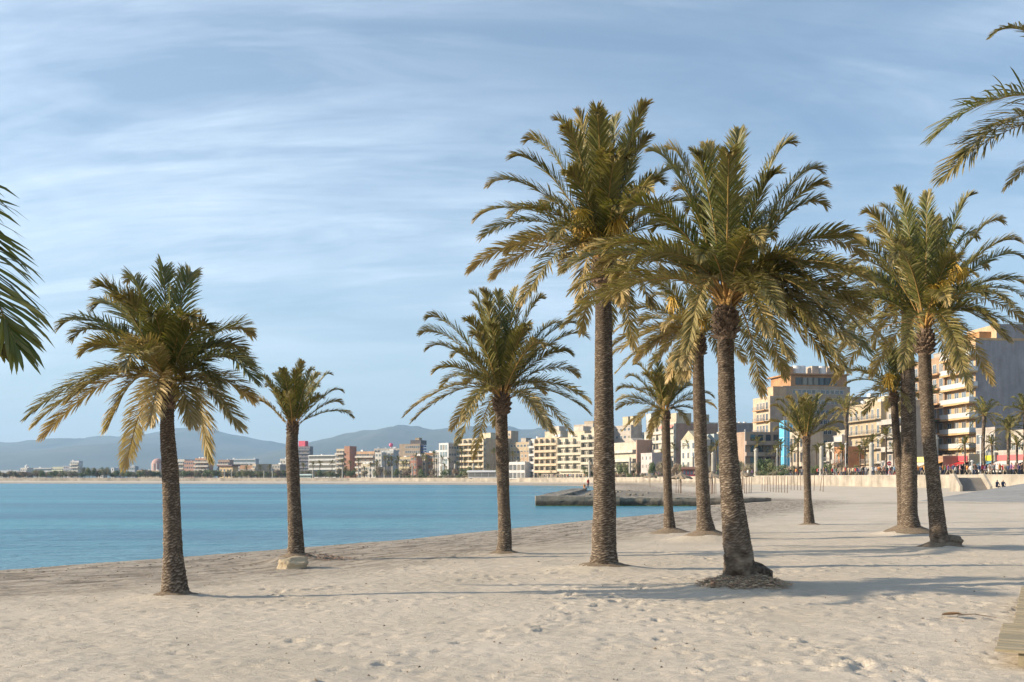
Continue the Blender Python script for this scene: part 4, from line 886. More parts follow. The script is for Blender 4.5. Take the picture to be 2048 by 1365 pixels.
for (xl, xr, xe, yt, Y, c, lab, fins, sof) in ((1119, 1166, 1172, 874, 408, (.60, .55, .43), 'cream six-storey block with white balconies, right half of the pair over the pier', 3, (.5, .44, .33)), (1166, 1196, 1214, 866, 398, (.58, .53, .42), 'cream block with glassed balconies just left of the tallest palm trunk', 2, (.5, .44, .33)),
        (1073, 1118, 1121, 874, 424, (.62, .50, .35), 'peach-yellow block with brown shutters over the pier', 4, (.42, .24, .14)), (1062, 1073, 1075, 878, 436, (.62, .60, .57), 'narrow white block at the left end of the peach block', 1, (.5, .5, .48))):
    b = B(lab, 'apartment block', xl, xr, xe, yt, Y, 128, c, fl=3.05)
    b.bands(1.4, .85, c, fins=fins); b.windows(max(2, fins*2), 1.9, 2.0, .2, M_brownf if c[2] < .35 else M_frame, glassmat((.07, .06, .045)))
    if fins > 1: b.roofbox(xl+6, xr-8, yt-12, (.50, .22, .14) if c[2] < .35 else CREAM, back=3, dep=6); b.roofbox(xl+14, xr-14, yt-22, (.60, .53, .46), back=4, dep=4, zb=b.h+2)
    b.tanks(3)
b = B('grey block rising behind the cream block left of the tallest palm trunk', 'apartment block', 1148, 1186, 1206, 848, 440, 128, (.48, .42, .35), fl=3.1); b.windows(5, 1.6, 1.3, 1.); b.roofbox(1162, 1180, 842, BEIGE)
b = B('low brown house with a white roof edge between the peach block and the palm trunk', 'house', 1041, 1062, 1066, 904, 440, 132, (.45, .33, .22), 'house', 3.1); b.windows(3, 1.2, 1.3, 1)
b = B('modern white pavilion with dark glass at the back of the beach', 'pavilion', 1018, 1050, 1056, 924, 436, 132, (.60, .60, .60), 'pavilion', 3.4); b.windows(4, 3, 2.6, .3, M_white, glassmat((.03, .035, .04)), mull=2)
b = B('long yellowish block with a flat roof seen right of the mid-sized palm trunk', 'apartment block', 1020, 1060, 1066, 884, 500, 132, (.50, .40, .27), fl=3.1); b.windows(6, 1.6, 1.3, 1.); b.roofbox(1036, 1046, 876, GREY)
b = B('beige stair block joined behind the yellow terraced block', 'apartment block', 1000, 1022, 1036, 862, 520, 130, (.56, .44, .33), fl=3.1); b.windows(3, 1.4, 1.3, 1.)
b = B('big yellow block with long terraced balconies left of the mid-sized palm trunk', 'apartment block', 912, 972, 1020, 876, 505, 128, (.60, .51, .35), fl=2.9, endcol=(.60, .45, .30))  # end wall colour warmed to stand in for light falling on it
b.bands(1.6, .95, (.62, .55, .42), fins=6, soff=(.55, .36, .16)); b.windows(9, 1.9, 2., .2, M_frame, glassmat((.10, .08, .05)), cap=80); b.roofbox(950, 985, 866, (.62, .56, .42), back=3, dep=10); b.tanks(4)
b = B('pale glass-fronted office with a white grid frame', 'office block', 878, 897, 918, 886, 520, 125, (.62, .63, .64), 'office_building', 3.6, endcol=(.50, .46, .41))
b.windows(3, 3.2, 2.9, .4, M_white, glassmat((.10, .14, .16)), mull=2, x0=1, x1=b.w-1); b.windows(4, 1.4, 1.4, 1., end=True, cap=24)
# --- left of centre, back from the shore
T2 = 150
for spec in (
  ('grey rendered block left of the white-framed office', 866, 880, 884, 905, 540, GREY, 3, 0), ('orange brick block between grey and cream blocks', 850, 866, 868, 906, 560, (.45, .24, .13), 4, 0),
  ('cream block with square windows right of the brick-red house', 834, 851, 853, 909, 560, CREAM, 3, 0), ('brick-red house with white window surrounds', 821, 834, 836, 912, 548, (.44, .22, .16), 2, 0),
  ('cream row building below the big brown block', 800, 821, 823, 914, 555, WARM, 4, 1), ('pale grey-green building with small balconies', 762, 787, 790, 901, 585, (.48, .50, .50), 4, 1),
  ('white corner building with tall arched windows', 750, 763, 765, 905, 580, WHT, 2, 0), ('long hotel with white and orange stripes of balconies', 713, 749, 752, 903, 610, (.58, .38, .24), 7, 2),
  ('low cream building at the foot of the striped hotel', 722, 740, 742, 928, 570, CREAM, 4, 0), ('white-roofed beach cafe with blue canopy', 737, 752, 753, 934, 545, WHT, 2, 0),
  ('cream balcony tower joined to a brick stair tower', 673, 690, 711, 898, 625, (.60, .52, .38), 3, 2), ('modern white block with long glass bands', 617, 672, 674, 910, 660, (.58, .60, .60), 10, 3),
  ('dark grey tower with a red crown, tallest of the far left part of the town', 590, 620, 622, 893, 900, (.22, .21, .23), 5, 1), ('white cube hotel left of the slim palm trunk', 560, 577, 580, 918, 760, WHT, 3, 0),
  ('low grey shed-roofed block left of the slim palm trunk', 544, 560, 575, 929, 640, (.38, .36, .33), 3, 0), ('cream block with a sunlit left side and plain beige wall', 505, 512, 543, 928, 640, (.56, .48, .38), 2, 1),
  ('brown-orange low apartment row', 479, 505, 508, 931, 650, (.40, .24, .15), 6, 1), ('long pale glass hotel with rooftop machines', 459, 511, 514, 918, 900, (.42, .47, .52), 14, 3),
  ('cream box building with an overhanging flat roof', 439, 465, 468, 933, 640, (.62, .46, .26), 4, 0), ('brown-fronted apartment block behind the drooping frond', 436, 459, 461, 920, 780, (.42, .30, .24), 5, 2),
  ('orange-brown block with stacked sunlit balconies', 390, 418, 421, 917, 760, (.50, .28, .18), 5, 2), ('salmon pink block between white and orange blocks', 368, 390, 391, 922, 770, (.46, .28, .22), 5, 0),
  ('white balcony block just right of the leftmost palm trunk', 351, 369, 370, 919, 780, WHT, 4, 2), ('low cream buildings left of the leftmost palm trunk', 274, 318, 320, 941, 800, (.55, .45, .33), 9, 0),
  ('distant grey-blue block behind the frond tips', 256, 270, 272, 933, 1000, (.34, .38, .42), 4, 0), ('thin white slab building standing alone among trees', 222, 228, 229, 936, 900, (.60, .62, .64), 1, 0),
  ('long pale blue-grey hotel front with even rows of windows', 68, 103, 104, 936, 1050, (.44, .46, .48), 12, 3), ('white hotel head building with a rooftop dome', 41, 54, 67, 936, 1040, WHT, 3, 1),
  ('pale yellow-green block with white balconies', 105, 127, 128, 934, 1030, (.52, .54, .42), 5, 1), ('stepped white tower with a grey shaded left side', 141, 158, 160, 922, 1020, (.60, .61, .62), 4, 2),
  ('left side of the stepped white tower with its shade painted grey', 127, 142, 143, 932, 1024, (.34, .37, .44), 4, 0), ('low pale blue building at the far left edge', -6, 38, 40, 941, 1060, (.46, .50, .54), 8, 1),  # stepped tower's shaded left side, the shade painted as blue-grey wall colour
  ('small terracotta-roofed house among the trees at the far left', 20, 34, 36, 945, 960, (.52, .40, .32), 3, 0), ('small white villa among trees left of the thin slab building', 193, 206, 208, 940, 930, (.60, .58, .55), 3, 0)):
    lab, xl, xr, xe, yt, Y, c, n, sty = spec
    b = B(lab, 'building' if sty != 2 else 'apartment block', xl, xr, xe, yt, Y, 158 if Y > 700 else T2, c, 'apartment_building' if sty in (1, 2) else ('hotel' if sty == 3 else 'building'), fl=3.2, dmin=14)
    sty_ = sty
    if sty_ == 1: b.bands(1.2, .9, tuple(min(.64, x*1.15) for x in c), floors=range(1, b.nf)); b.windows(n, 2., 1.9, .2, cap=60, frames=Y < 700)
    elif sty_ == 2: b.bands(1.6, 1., (.60, .57, .52), soff=(.55, .45, .35)); b.windows(n, 2.4, 2., .2, M_brownf, cap=60, frames=Y < 700)
    elif sty_ == 3:
        for k in range(b.nf):
            mb = MB(); mb.box(.4, b.w-.4, .003, .05, k*b.fh+1.1, k*b.fh+2.6); o_ = mb.build('window_band', glassmat((.07, .10, .12)), b.root)
            mb = MB(); mb.box(0, b.w, .004, .7, k*b.fh+2.9, k*b.fh+3.1); mb.build('sun_shade', M_white, b.root)
    else: b.windows(n, 1.5, 1.5, 1., cap=50, frames=Y < 700)
    b.tanks(2+int(b.w/12))
    if 'red crown' in lab:
        mb = MB(); u0, u1 = sorted((b.u(596), b.u(609))); mb.box(u0, u1, -6, -1, b.h-.4, b.h+5); mb.build('red_roof_sign', plain((.55, .05, .10), .6, name='red_panel'), b.root)
    if 'dome' in lab:
        mb = MB(); mb.cyl(b.w/2, -4, b.h-.4, b.h+2, 2, 12); mb.cyl(b.w/2, -4, b.h+2.01, b.h+3.4, 2, 12, r2=.3); mb.build('dome', M_white, b.root)
    if 'overhanging' in lab:
        mb = MB(); mb.box(-1, b.w+1, -b.d-1, 1.5, b.h+.01, b.h+.8); mb.build('flat_roof', plain((.10, .05, .06), .7, name='dark_roof'), b.root)
    if 'brick stair' in lab:
        mb = MB(); mb.box(-4.2, -.004, -b.d*.6, .6, 0, b.h+1.6); mb.build('stair_tower', wallmat((.42, .22, .15)), b.root)
b = B('big beige-brown block with a dark penthouse and a navy spiral stair at its side', 'apartment block', 799, 840, 842, 888, 640, 158, (.46, .36, .27), fl=3.1, dmin=20)
b.windows(7, 2.2, 1.6, .8, M_white, floors=range(b.nf-4, b.nf), x0=b.w*.02, x1=b.w*.72); r1, _ = b.roofbox(818, 839, 881, (.16, .15, .16), back=2, dep=8); b.roofbox(826, 834, 876, (.45, .36, .26), back=3, dep=4, zb=b.h+2.5)
mb = MB()
for k in range(8): mb.box(-2.6, -.01, -4, -1, b.h*.35+k*b.h*.08, b.h*.35+k*b.h*.08+.9)
mb.build('spiral_stair', plain((.04, .06, .18), .6, name='navy_paint'), b.root)
b = B('rooftop storeys rising behind the striped hotel, with a pink sphere on top', 'apartment block', 748, 800, 802, 897, 720, 158, (.50, .46, .42), fl=3.2, dmin=14); b.windows(8, 1.6, 1.5, .9, cap=60, frames=False); b.tanks(8)
bm = bmesh.new(); bmesh.ops.create_icosphere(bm, subdivisions=2, radius=1.5); me = bpy.data.meshes.new('sphere_sign'); bm.to_mesh(me); bm.free(); me.materials.append(plain((.65, .12, .22), .4, name='pink_sphere')); ob = bpy.data.objects.new('sphere_sign', me); col.objects.link(ob); ob.parent = b.root; ob.location = (b.u(778), -3, b.h+2.6)
mb = MB(); mb.cyl(b.u(778), -3, b.h-.4, b.h+1.3, .2, 8); mb.build('sphere_mast', M_rail, b.root)
b = B('pink round tower with pale ribs behind the leftmost palm trunk', 'tower', 314, 316, 320, 925, 850, 158, (.58, .36, .32), 'round_tower', fl=3.2)
for ch in list(b.root.children): bpy.data.objects.remove(ch)
mb = MB(); zt = b.zz(917); r0 = 5.4; mb.tube([(0, 0, 0), (0, 0, zt*.72), (0, 0, zt*.86), (0, 0, zt*.96), (0, 0, zt)], [r0, r0, r0*.85, r0*.5, .3], 24); mb.build('wall', b.wm, b.root)
for k in range(12):
    mb = MB(); a_ = 2*math.pi*k/12; mb.cyl(r0*1.0*math.cos(a_), r0*1.0*math.sin(a_), 0, zt*.74, .35, 6); mb.build('rib', M_white, b.root)
# shops under the towers
def shop(label, xl, xr, yt, Y, wall, awn, sgn, out=3.2, drop=1.1):
    b = B(label, 'shop', xl, xr, None, yt, Y, 97, wall, 'shop', fl=3.4, dmin=8); b.ground_floor()
    n = len(awn)
    for i, c in enumerate(awn): b.awning(b.w*i/n+.03, b.w*(i+1)/n-.03, 3.2, out, drop, plain(c, .75, name='awning_cloth'))
    if sgn: b.sign(.4, b.w-.4, 3.35, 4.3, plain(sgn, .5, name='sign_panel'))
    return b
shop('shop with a red awning and a yellow awning under the orange tower', 1886, 1938, 908, 187, (.5, .4, .3), [(.52, .03, .03), (.52, .03, .03), (.68, .32, .03)], (.55, .08, .1))
shop('shop with green and yellow striped awning right of the red awning', 1938, 1956, 908, 188, (.5, .45, .36), [(.38, .36, .16), (.1, .22, .1), (.5, .45, .2)], (.75, .55, .05))
shop('shop with a yellow signboard between two promenade palms', 1956, 1990, 905, 184, (.3, .3, .28), [(.12, .3, .42)], (.62, .52, .04))
shop('restaurant with a wide white sloping awning and red sign at the right edge', 1988, 2052, 899, 176, (.5, .46, .4), [(.60, .58, .54), (.60, .58, .54)], (.60, .12, .12), 4.5, 1.7)
b = B('low beige villa with white window trims behind the right promenade palms', 'villa', 1952, 1990, None, 854, 194, 97, (.46, .41, .36), 'villa', 3.4, dmin=10); b.windows(4, 1.2, 2., .4, M_white)
b = B('pale two-storey villa at the right edge behind a promenade palm', 'villa', 2022, 2064, None, 858, 186, 97, (.52, .47, .40), 'villa', 3.4, dmin=10); b.windows(4, 1.2, 2., .4, M_white)
shop('shop with a cream awning and a yellow lit sign between the two dark trunks', 1826, 1862, 915, 196, (.45, .36, .26), [(.6, .56, .48)], (.7, .6, .2))
shop('bar with an orange awning at the left of the red awning', 1862, 1886, 912, 190, (.45, .28, .18), [(.62, .30, .05)], None)
# ------------------------------------------------------------------ vegetation along the promenade
def wall_at(px, off):      # point on the line parallel to the sea wall (off metres inland) seen at a pixel column
    k = (px-CX)/F; P = offset_line(WALL, off)
    for (ax, ay), (bx, by) in zip(P[:-1], P[1:]):
        if ay < 50: continue
        fa, fb = ax-k*ay, bx-k*by
        if fa*fb <= 0: u = fa/(fa-fb); return ax+(bx-ax)*u, ay+(by-ay)*u
    return k*500, 500
def near_b(px):
    return min(BL, key=lambda q: abs(q[0]-px))[1]
def small_palm_protos():
    P = []
    for v in range(4):
        rr = np.random.RandomState(40+v); H = 5.0; root = empty('promenade_palm', (0, -500, -50)); me_parts = []
        trunk_mesh([(0, 0, 0), (.1*(v-1.5), 0, H*.5), (0, 0, H)], [.27, .20, .21], 'trunk', root, v, step=.11, segs=14, row=.22, depth=.03)
        bmv = []; bmf = []; cc = []; nf = 26; off = 0
        Vs, Fs, Cs = [], [], []
        for k in range(nf):
            az = k*2.39996+rr.uniform(-.2, .2); el = R([62, 40, 18, -5, -30][k % 5]+rr.uniform(-12, 12)); Lr = rr.uniform(1.9, 2.5)
            O = np.array([0, 0, H]); P2 = O+Lr*np.array([math.cos(az)*math.cos(el), math.sin(az)*math.cos(el), math.sin(el)])
            h = np.array([math.cos(az), math.sin(az), 0]); ph = R(88-(90-math.degrees(el))*.46)
            me = frond_mesh(O, O+(h*math.cos(ph)+np.array([0, 0, 1])*math.sin(ph))*Lr*.55, P2, .5, 22, 1, .12+.2*(k % 5)/4, rr, .075)
            n = len(me.vertices); a = np.empty(n*3, np.float32); me.vertices.foreach_get('co', a); Vs.append(a.reshape(-1, 3))
            c = np.empty(n*4, np.float32); me.attributes['fcol'].data.foreach_get('color', c); Cs.append(c.reshape(-1, 4))
            Fs += [tuple(i+off for i in p.vertices) for p in me.polygons]; off += n; bpy.data.meshes.remove(me)
        mesh_np('crown', np.concatenate(Vs), Fs, M_leaf, root, attr={'fcol': np.concatenate(Cs)})
        P.append(root)
    return P
PP = small_palm_protos(); usedp = [False]*4
def place(protos, used, i, x, y, z, s, rz, sz=None):
    i %= len(protos)
    if used[i]: r = copy_tree(protos[i])
    else: r = protos[i]; used[i] = True
    r.location = (x, y, z); r.scale = (s, s, sz or s); r.rotation_euler = (0, 0, rz); return r
SIDE = ['before the', 'in front of the', 'beside the', 'near the']
seen_labels = set(); recent = []
def uniq(base, px, extra=()):
    nb = near_b(px); short = ' '.join(nb.split()[:8])
    while short.split()[-1] in ('with', 'a', 'and', 'of', 'the', 'its', 'on', 'in', 'behind', 'between', 'beside', 'left', 'right', 'white', 'at', 'below', 'among', 'to', 'by', 'long', 'deep', 'rows', 'dark', 'just', 'red', 'small', 'pale', 'over'): short = ' '.join(short.split()[:-1])
    for e in ('',)+tuple(extra):
        l = f'{e} {base} before the {short}'.strip(); l = ' '.join(l.split()[:16])
        if l not in seen_labels: seen_labels.add(l); return l
    return l
# (px, crown row, distance offset from wall)
prow = [(1692, 822, 9, 1.45), (1596, 886, 12, .9), (1515, 888, 14, .9), (1433, 893, 14, .9), (1376, 893, 12, .95), (1348, 897, 16, .8), (1772, 873, 12, .8), (1800, 880, 16, .8), (1968, 832, 9, 1.15), (2016, 862, 8, .95), (2050, 826, 10, 1.2), (1862, 790, 22, .8),
        (1561, 893, 14, .8), (1744, 885, 12, .7), (1212, 893, 12, .8), (1186, 900, 10, .7), (923, 905, 9, 1.05), (988, 905, 9, .9), (1025, 910, 9, .8), (898, 922, 9, .7), (868, 910, 9, .9), (846, 914, 12, .9), (852, 918, 8, .9), (770, 918, 9, .95), (783, 920, 10, .9), (796, 920, 8, .9),
        (812, 926, 10, .8), (717, 922, 9, .8), (700, 928, 10, .8), (685, 925, 12, .9), (664, 927, 10, .8), (640, 928, 12, .9), (626, 930, 10, .8), (606, 932, 12, .8), (540, 935, 10, .8), (520, 936, 12, .8), (493, 937, 12, .8), (884, 918, 12, .8), (947, 915, 12, .7), (1090, 925, 10, .7), (1110, 922, 12, .7), (1150, 920, 10, .7), (832, 915, 14, .9), (755, 926, 9, .8), (1410, 905, 14, .7), (1640, 900, 14, .7), (1720, 905, 12, .6)]
q5 = random.Random(5)
for px in list(range(690, 1190, 17))+list(range(1215, 1690, 26))+[1735, 1790, 1930, 1985, 2034]:
    prow.append((px+q5.uniform(-5, 5), (936-(px-690)/500*14 if px < 1190 else 905-(px-1215)/830*12)+q5.uniform(-7, 7), q5.uniform(10, 18), q5.uniform(.6, .85)))
for i, (px, yc, off, cs) in enumerate(prow):
    x, y = wall_at(px, off); z = PROMZ(y); H = zat(yc, y)-z; s = max(.55, cs)
    r = place(PP, usedp, i, x, y, z-.05, s*1.05, rnd.uniform(0, 6.28), H/5.0)
    for ch in r.children:
        if ch.name.startswith('crown') : ch.scale = (1, 1, s*1.05/(H/5.0)); ch.location = (0, 0, 5*(1-ch.scale[2]))
    tag(r, uniq('promenade palm', px, ('shorter', 'leaning', 'slender', 'dark', 'dense', 'farther', 'young', 'wind-blown', 'ragged', 'stocky', 'thin', 'full', 'yellowish')), 'palm tree', 'promenade palms')
# leafy trees and shrubs
M_fol, t, b_, o = newmat('foliage'); at = tn(t, 'ShaderNodeAttribute', attribute_name='fcol'); oi = tn(t, 'ShaderNodeObjectInfo')
cc = mixc(t, 1., at.outputs['Color'], ramp(t, oi.outputs['Random'], [(0, (.75, .85, .8)), (.5, (1, 1, 1)), (1, (1.25, 1.05, 1.1))]), 'MULTIPLY'); lk(t, cc, b_.inputs['Base Color']); b_.inputs['Roughness'].default_value = .7
def bush_proto(v, kind):
    rr = np.random.RandomState(70+v); root = empty('leafy_tree' if kind else 'shrub', (0, -500, -50)); n = 1500; ctr = []
    for k in range(9): a_ = rr.uniform(0, 6.28); q = rr.uniform(0, 1)**.5*.62; ctr.append((q*math.cos(a_), q*math.sin(a_), rr.uniform(.45, .95) if kind else rr.uniform(.25, .8), rr.uniform(.26, .42)))
    V = []; Fc = []; C = []
    for i in range(n):
        c = ctr[rr.randint(9)]; d = rr.normal(size=3); d /= np.linalg.norm(d); p = np.array(c[:3])+d*c[3]*rr.uniform(.55, 1.08); p[2] = max(p[2], .12 if kind else .02)
        a1 = rr.normal(size=3); a1 /= np.linalg.norm(a1); a2 = np.cross(a1, d+.01); a2 /= np.linalg.norm(a2); s1 = rr.uniform(.035, .075)
        k0 = len(V); V += [p-a1*s1, p+a2*s1*.5, p+a1*s1, p-a2*s1*.5]; Fc.append((k0, k0+1, k0+2, k0+3))
        g_ = rr.uniform(.7, 1.3); cl = np.array([.12, .15, .055] if v % 2 else [.22, .19, .12])*g_; C += [[*cl, 1]]*4
    if kind:
        mb = MB(); mb.tube([(0, 0, -.02), (.02, 0, .3), (.0, .02, .7)], [.055, .045, .02], 7)
        for k in range(5): a_ = k*1.3; mb.tube([(.01, 0, .3), (.28*math.cos(a_), .28*math.sin(a_), .62)], [.03, .01], 5)
        mb.build('trunk', M_boot, root)
        mesh_np('crown', V, Fc, M_fol, root, attr={'fcol': C})
    else: mesh_np('foliage', V, Fc, M_fol, root, attr={'fcol': C})
    return root
TP = [bush_proto(v, 1) for v in range(4)]; usedt = [False]*4
SP = [bush_proto(v+10, 0) for v in range(3)]; useds = [False]*3
trs = [(1216, 928, 12, 20), (1255, 930, 10, 16), (1338, 928, 12, 18), (1366, 930, 12, 16), (1494, 930, 12, 22), (1545, 926, 14, 26), (1583, 932, 12, 20), (1628, 932, 12, 20), (1690, 930, 12, 18), (1715, 932, 12, 16), (1858, 930, 10, 18), (1000, 936, 8, 16), (958, 938, 8, 16), (928, 938, 7, 18), (775, 940, 7, 18), (660, 944, 7, 16), (1277, 925, 14, 24), (1300, 926, 12, 24), (1322, 922, 11, 20), (1240, 926, 8, 20), (1352, 928, 10, 20), (1534, 918, 12, 44), (1480, 922, 14, 34), (1560, 930, 12, 26), (1675, 925, 14, 30), (1450, 925, 10, 28), (1505, 928, 12, 26), (1050, 930, 8, 16), (1062, 934, 7, 16), (1130, 934, 8, 18),
       (1145, 932, 9, 20), (1175, 934, 8, 20), (1195, 930, 8, 20), (942, 935, 6, 22), (912, 938, 7, 20), (890, 940, 6, 22), (868, 940, 6, 18), (845, 940, 6, 20), (812, 938, 8, 22), (752, 940, 7, 16), (760, 935, 9, 20), (790, 940, 8, 20), (728, 942, 7, 16), (700, 942, 7, 20), (1108, 935, 8, 18), (1085, 936, 8, 16), (975, 938, 7, 18), (1180, 940, 7, 14), (1400, 930, 10, 20), (1655, 928, 10, 22), (1420, 932, 9, 16)]
for i, (px, yt, off, wpx) in enumerate(trs):
    off = 2.5+off*.35; yt -= 3; wpx *= 1.25; x, y = wall_at(px, off); z = PROMZ(y); h = zat(yt, y)-z; s = wpx*y/F/2/.95
    r = place(TP, usedt, i, x, y, z, s, rnd.uniform(0, 6), max(h/1.25, 1.2)); tag(r, uniq('leafy green tree', px, ('low', 'rounded', 'olive', 'spreading', 'bushy', 'sparse', 'grey-green', 'dull', 'dense', 'small', 'broad', 'ragged')), 'tree', 'leafy trees along the promenade')
# tree belt behind the far beach
k = 0
for px in np.arange(-40, 690, 7.5):
    px = px+rnd.uniform(-3, 3); x, y = wall_at(px, rnd.uniform(8, 40)); z = PROMZ(y); big_ = 165 < px < 215
    h = rnd.uniform(3.6, 5.6)*(1.45 if big_ else 1); s = rnd.uniform(3., 4.6)
    r = place(TP, usedt, k, x, y, z, s, rnd.uniform(0, 6), h/1.25); k += 1
    tag(r, uniq(('tall dark tree' if big_ else 'olive-grey tree'), px, ('bushy', 'low', 'leafy', 'round-topped', 'dull', 'dusty', 'thick', 'small', 'wide', 'ragged', 'sparse', 'dim')), 'tree', 'trees behind the far beach')
# low hedges on the sea wall top
for i, px in enumerate(list(range(806, 960, 11))+list(range(1232, 1330, 14))+list(range(1520, 1580, 12))):
    x, y = wall_at(px, 1.6); r = place(SP, useds, i, x, y, PROMZ(y), 2.0 if px < 1000 else 1.6, rnd.uniform(0, 6), 1.5 if px < 1300 else 1.2)
    tag(r, uniq('low green shrub on the sea wall', px, ('bushy', 'dense', 'rounded', 'spreading', 'small', 'dull')), 'shrub', 'shrubs on top of the sea wall')

# ------------------------------------------------------------------ lamp columns
M_col = wallmat((.50, .48, .42), .12)
def column_proto():
    root = empty('lamp_column', (0, -500, -50)); mb = MB(); mb.tube([(0, 0, 0), (0, 0, .5), (0, 0, .52), (0, 0, 5.6), (0, 0, 5.62), (0, 0, 6.)], [.62, .62, .5, .47, .58, .58], 18); mb.build('shaft', M_col, root)
    mb = MB(); mb.tube([(0, 0, 6.0), (0, 0, 6.25), (0, 0, 6.3)], [.3, .3, .75], 14); mb.build('lamp_head', M_tank, root); return root
cols = [(1871, 870), (1743, 885), (1643, 892), (1512, 897), (1426, 904), (1386, 912), (1260, 915), (1179, 921), (1130, 921), (1069, 925), (1034, 921), (947, 927), (910, 928), (825, 933), (785, 932), (769, 935), (717, 936), (685, 936), (626, 939), (599, 941), (580, 940), (545, 942), (528, 942), (463, 943), (449, 943)]
cp = column_proto(); CL = []
for i, (px, yt) in enumerate(cols):
    x, y = wall_at(px, 4); z = PROMZ(y); H = zat(yt, y)-z
    r = cp if i == 0 else copy_tree(cp); s = max(.35, min(1.1, H/6.3)); r.location = (x, y, z); r.scale = (s*.85, s*.85, H/6.3)
    tag(r, uniq('tall pale concrete lamp column', px, ('thin', 'slender', 'plain')), 'lamp column', 'lamp columns along the promenade'); CL.append((px, r))
# thin street lamps and sign poles
def pole(px, yt, off, label, sign=None, cat='street lamp', rad=.06):
    x, y = wall_at(px, off); z = PROMZ(y); H = zat(yt, y)-z; root = empty('street_lamp' if not sign else 'road_sign', (x, y, z)); tag(root, label, cat)
    mb = MB(); mb.cyl(0, 0, 0, H, rad, 8); mb.build('pole', M_tank, root)
    if sign:
        mb = MB(); mb.tube([(0, -.1, H*.8), (0, -.14, H*.8)], .36, 16); mb.build('sign_plate', plain(sign, .5, name='sign_face'), root)
        mb = MB(); mb.box(-.24, .24, -.16, -.142, H*.8-.06, H*.8+.06); mb.build('sign_bar', M_white, root)
    else:
        mb = MB(); mb.tube([(0, 0, H), (0, 0, H+.12), (0, 0, H+.3)], [.1, .28, .06], 10); mb.build('lamp_head', M_white, root)
pole(1961, 876, 2.5, 'thin white lamp pole standing before the yellow signboard', rad=.07); pole(1778, 921, 5, 'round red no-entry sign on a pole right of the cream house', (.55, .04, .05), 'road sign')
pole(1554, 900, 6, 'thin street lamp with a white globe beside the brown annex'); pole(1490, 862, 8, 'tall thin pole at the left edge of the brown annex'); pole(1140, 905, 3, 'thin street lamp before the cream block over the pier'); pole(1691, 890, 5, 'thin pole before the small orange-red house'); pole(876, 912, 3, 'tall white mast at the left of the white-framed office', rad=.18); pole(1944, 925, 3, 'short thin pole beside the striped awning shop')

# ------------------------------------------------------------------ straw parasols and bare posts on the beach
M_straw, t, b_, o = newmat('straw_thatch'); lk(t, ramp(t, noise(t, 12, 5, .7, mscale=(1, 1, .3)), [(.3, (.14, .105, .07)), (.7, (.34, .27, .19))]), b_.inputs['Base Color']); b_.inputs['Roughness'].default_value = .95
M_post = plain((.17, .11, .075), .9, name='weathered_post', var=.35, scale=6)
def parasol(px, yb, Y, rad, label):
    x = ray(px, Y); z = gz2(x, Y); root = empty('straw_parasol', (x, Y, z-.05)); tag(root, label, 'parasol', 'straw parasols on the beach')
    H = 2.35; mb = MB(); mb.cyl(0, 0, 0, H, .06, 8); mb.build('post', M_post, root)
    q = random.Random(int(px)); vs = [(0, 0, H+.95)]; n = 30
    for k, (r0, z0) in enumerate(((.28, .72), (.75, .42), (1., .05))):
        for j in range(n): a_ = 2*math.pi*j/n; rr_ = r0*rad*(1+q.uniform(-.05, .05)*(k+1)); vs.append((rr_*math.cos(a_), rr_*math.sin(a_), H+z0*.95-.15+q.uniform(-.07, .05)*k))
    fs = [(0, 1+j, 1+(j+1) % n) for j in range(n)]+[(1+k*n+j, 1+(k+1)*n+j, 1+(k+1)*n+(j+1) % n, 1+k*n+(j+1) % n) for k in range(2) for j in range(n)]
    mesh_np('thatch', vs, fs, M_straw, root)
    mb = MB(); 
    for j in range(8): a_ = 2*math.pi*j/8; mb.tube([(0, 0, H+.5), (rad*.9*math.cos(a_), rad*.9*math.sin(a_), H)], .025, 5)
    mb.build('spokes', M_post, root)
parasol(1362, 985, 150, 1.75, 'straw parasol with a sagging roof, left of the others'); parasol(1424, 985, 140, 1.75, 'straw parasol half hidden by the leaning palm trunk'); parasol(1486, 984, 165, 1.6, 'straw parasol right of the leaning palm trunk'); parasol(1300, 975, 230, 1.6, 'small distant straw parasol by the dune fence')
def post_proto():
    mb = MB(); mb.tube([(0, 0, -.2), (.01, 0, 1.2), (0, .01, 2.3)], [.05, .045, .04], 7); return mb
pp0 = None
posts = [(x, 138+rnd.uniform(-3, 3)) for x in (1415, 1418.5, 1422, 1426, 1429, 1432, 1484, 1489, 1493, 1498, 1502)]+[(1524+5.6*i, 150-i*1.8) for i in range(10)]+[(1582+6.5*i, 152-i*1.2) for i in range(5)]+[(1628, 143), (1640, 140), (1646, 137), (1352, 152), (1357, 151), (1361, 149), (1392, 142), (1472, 141), (1478, 142)]
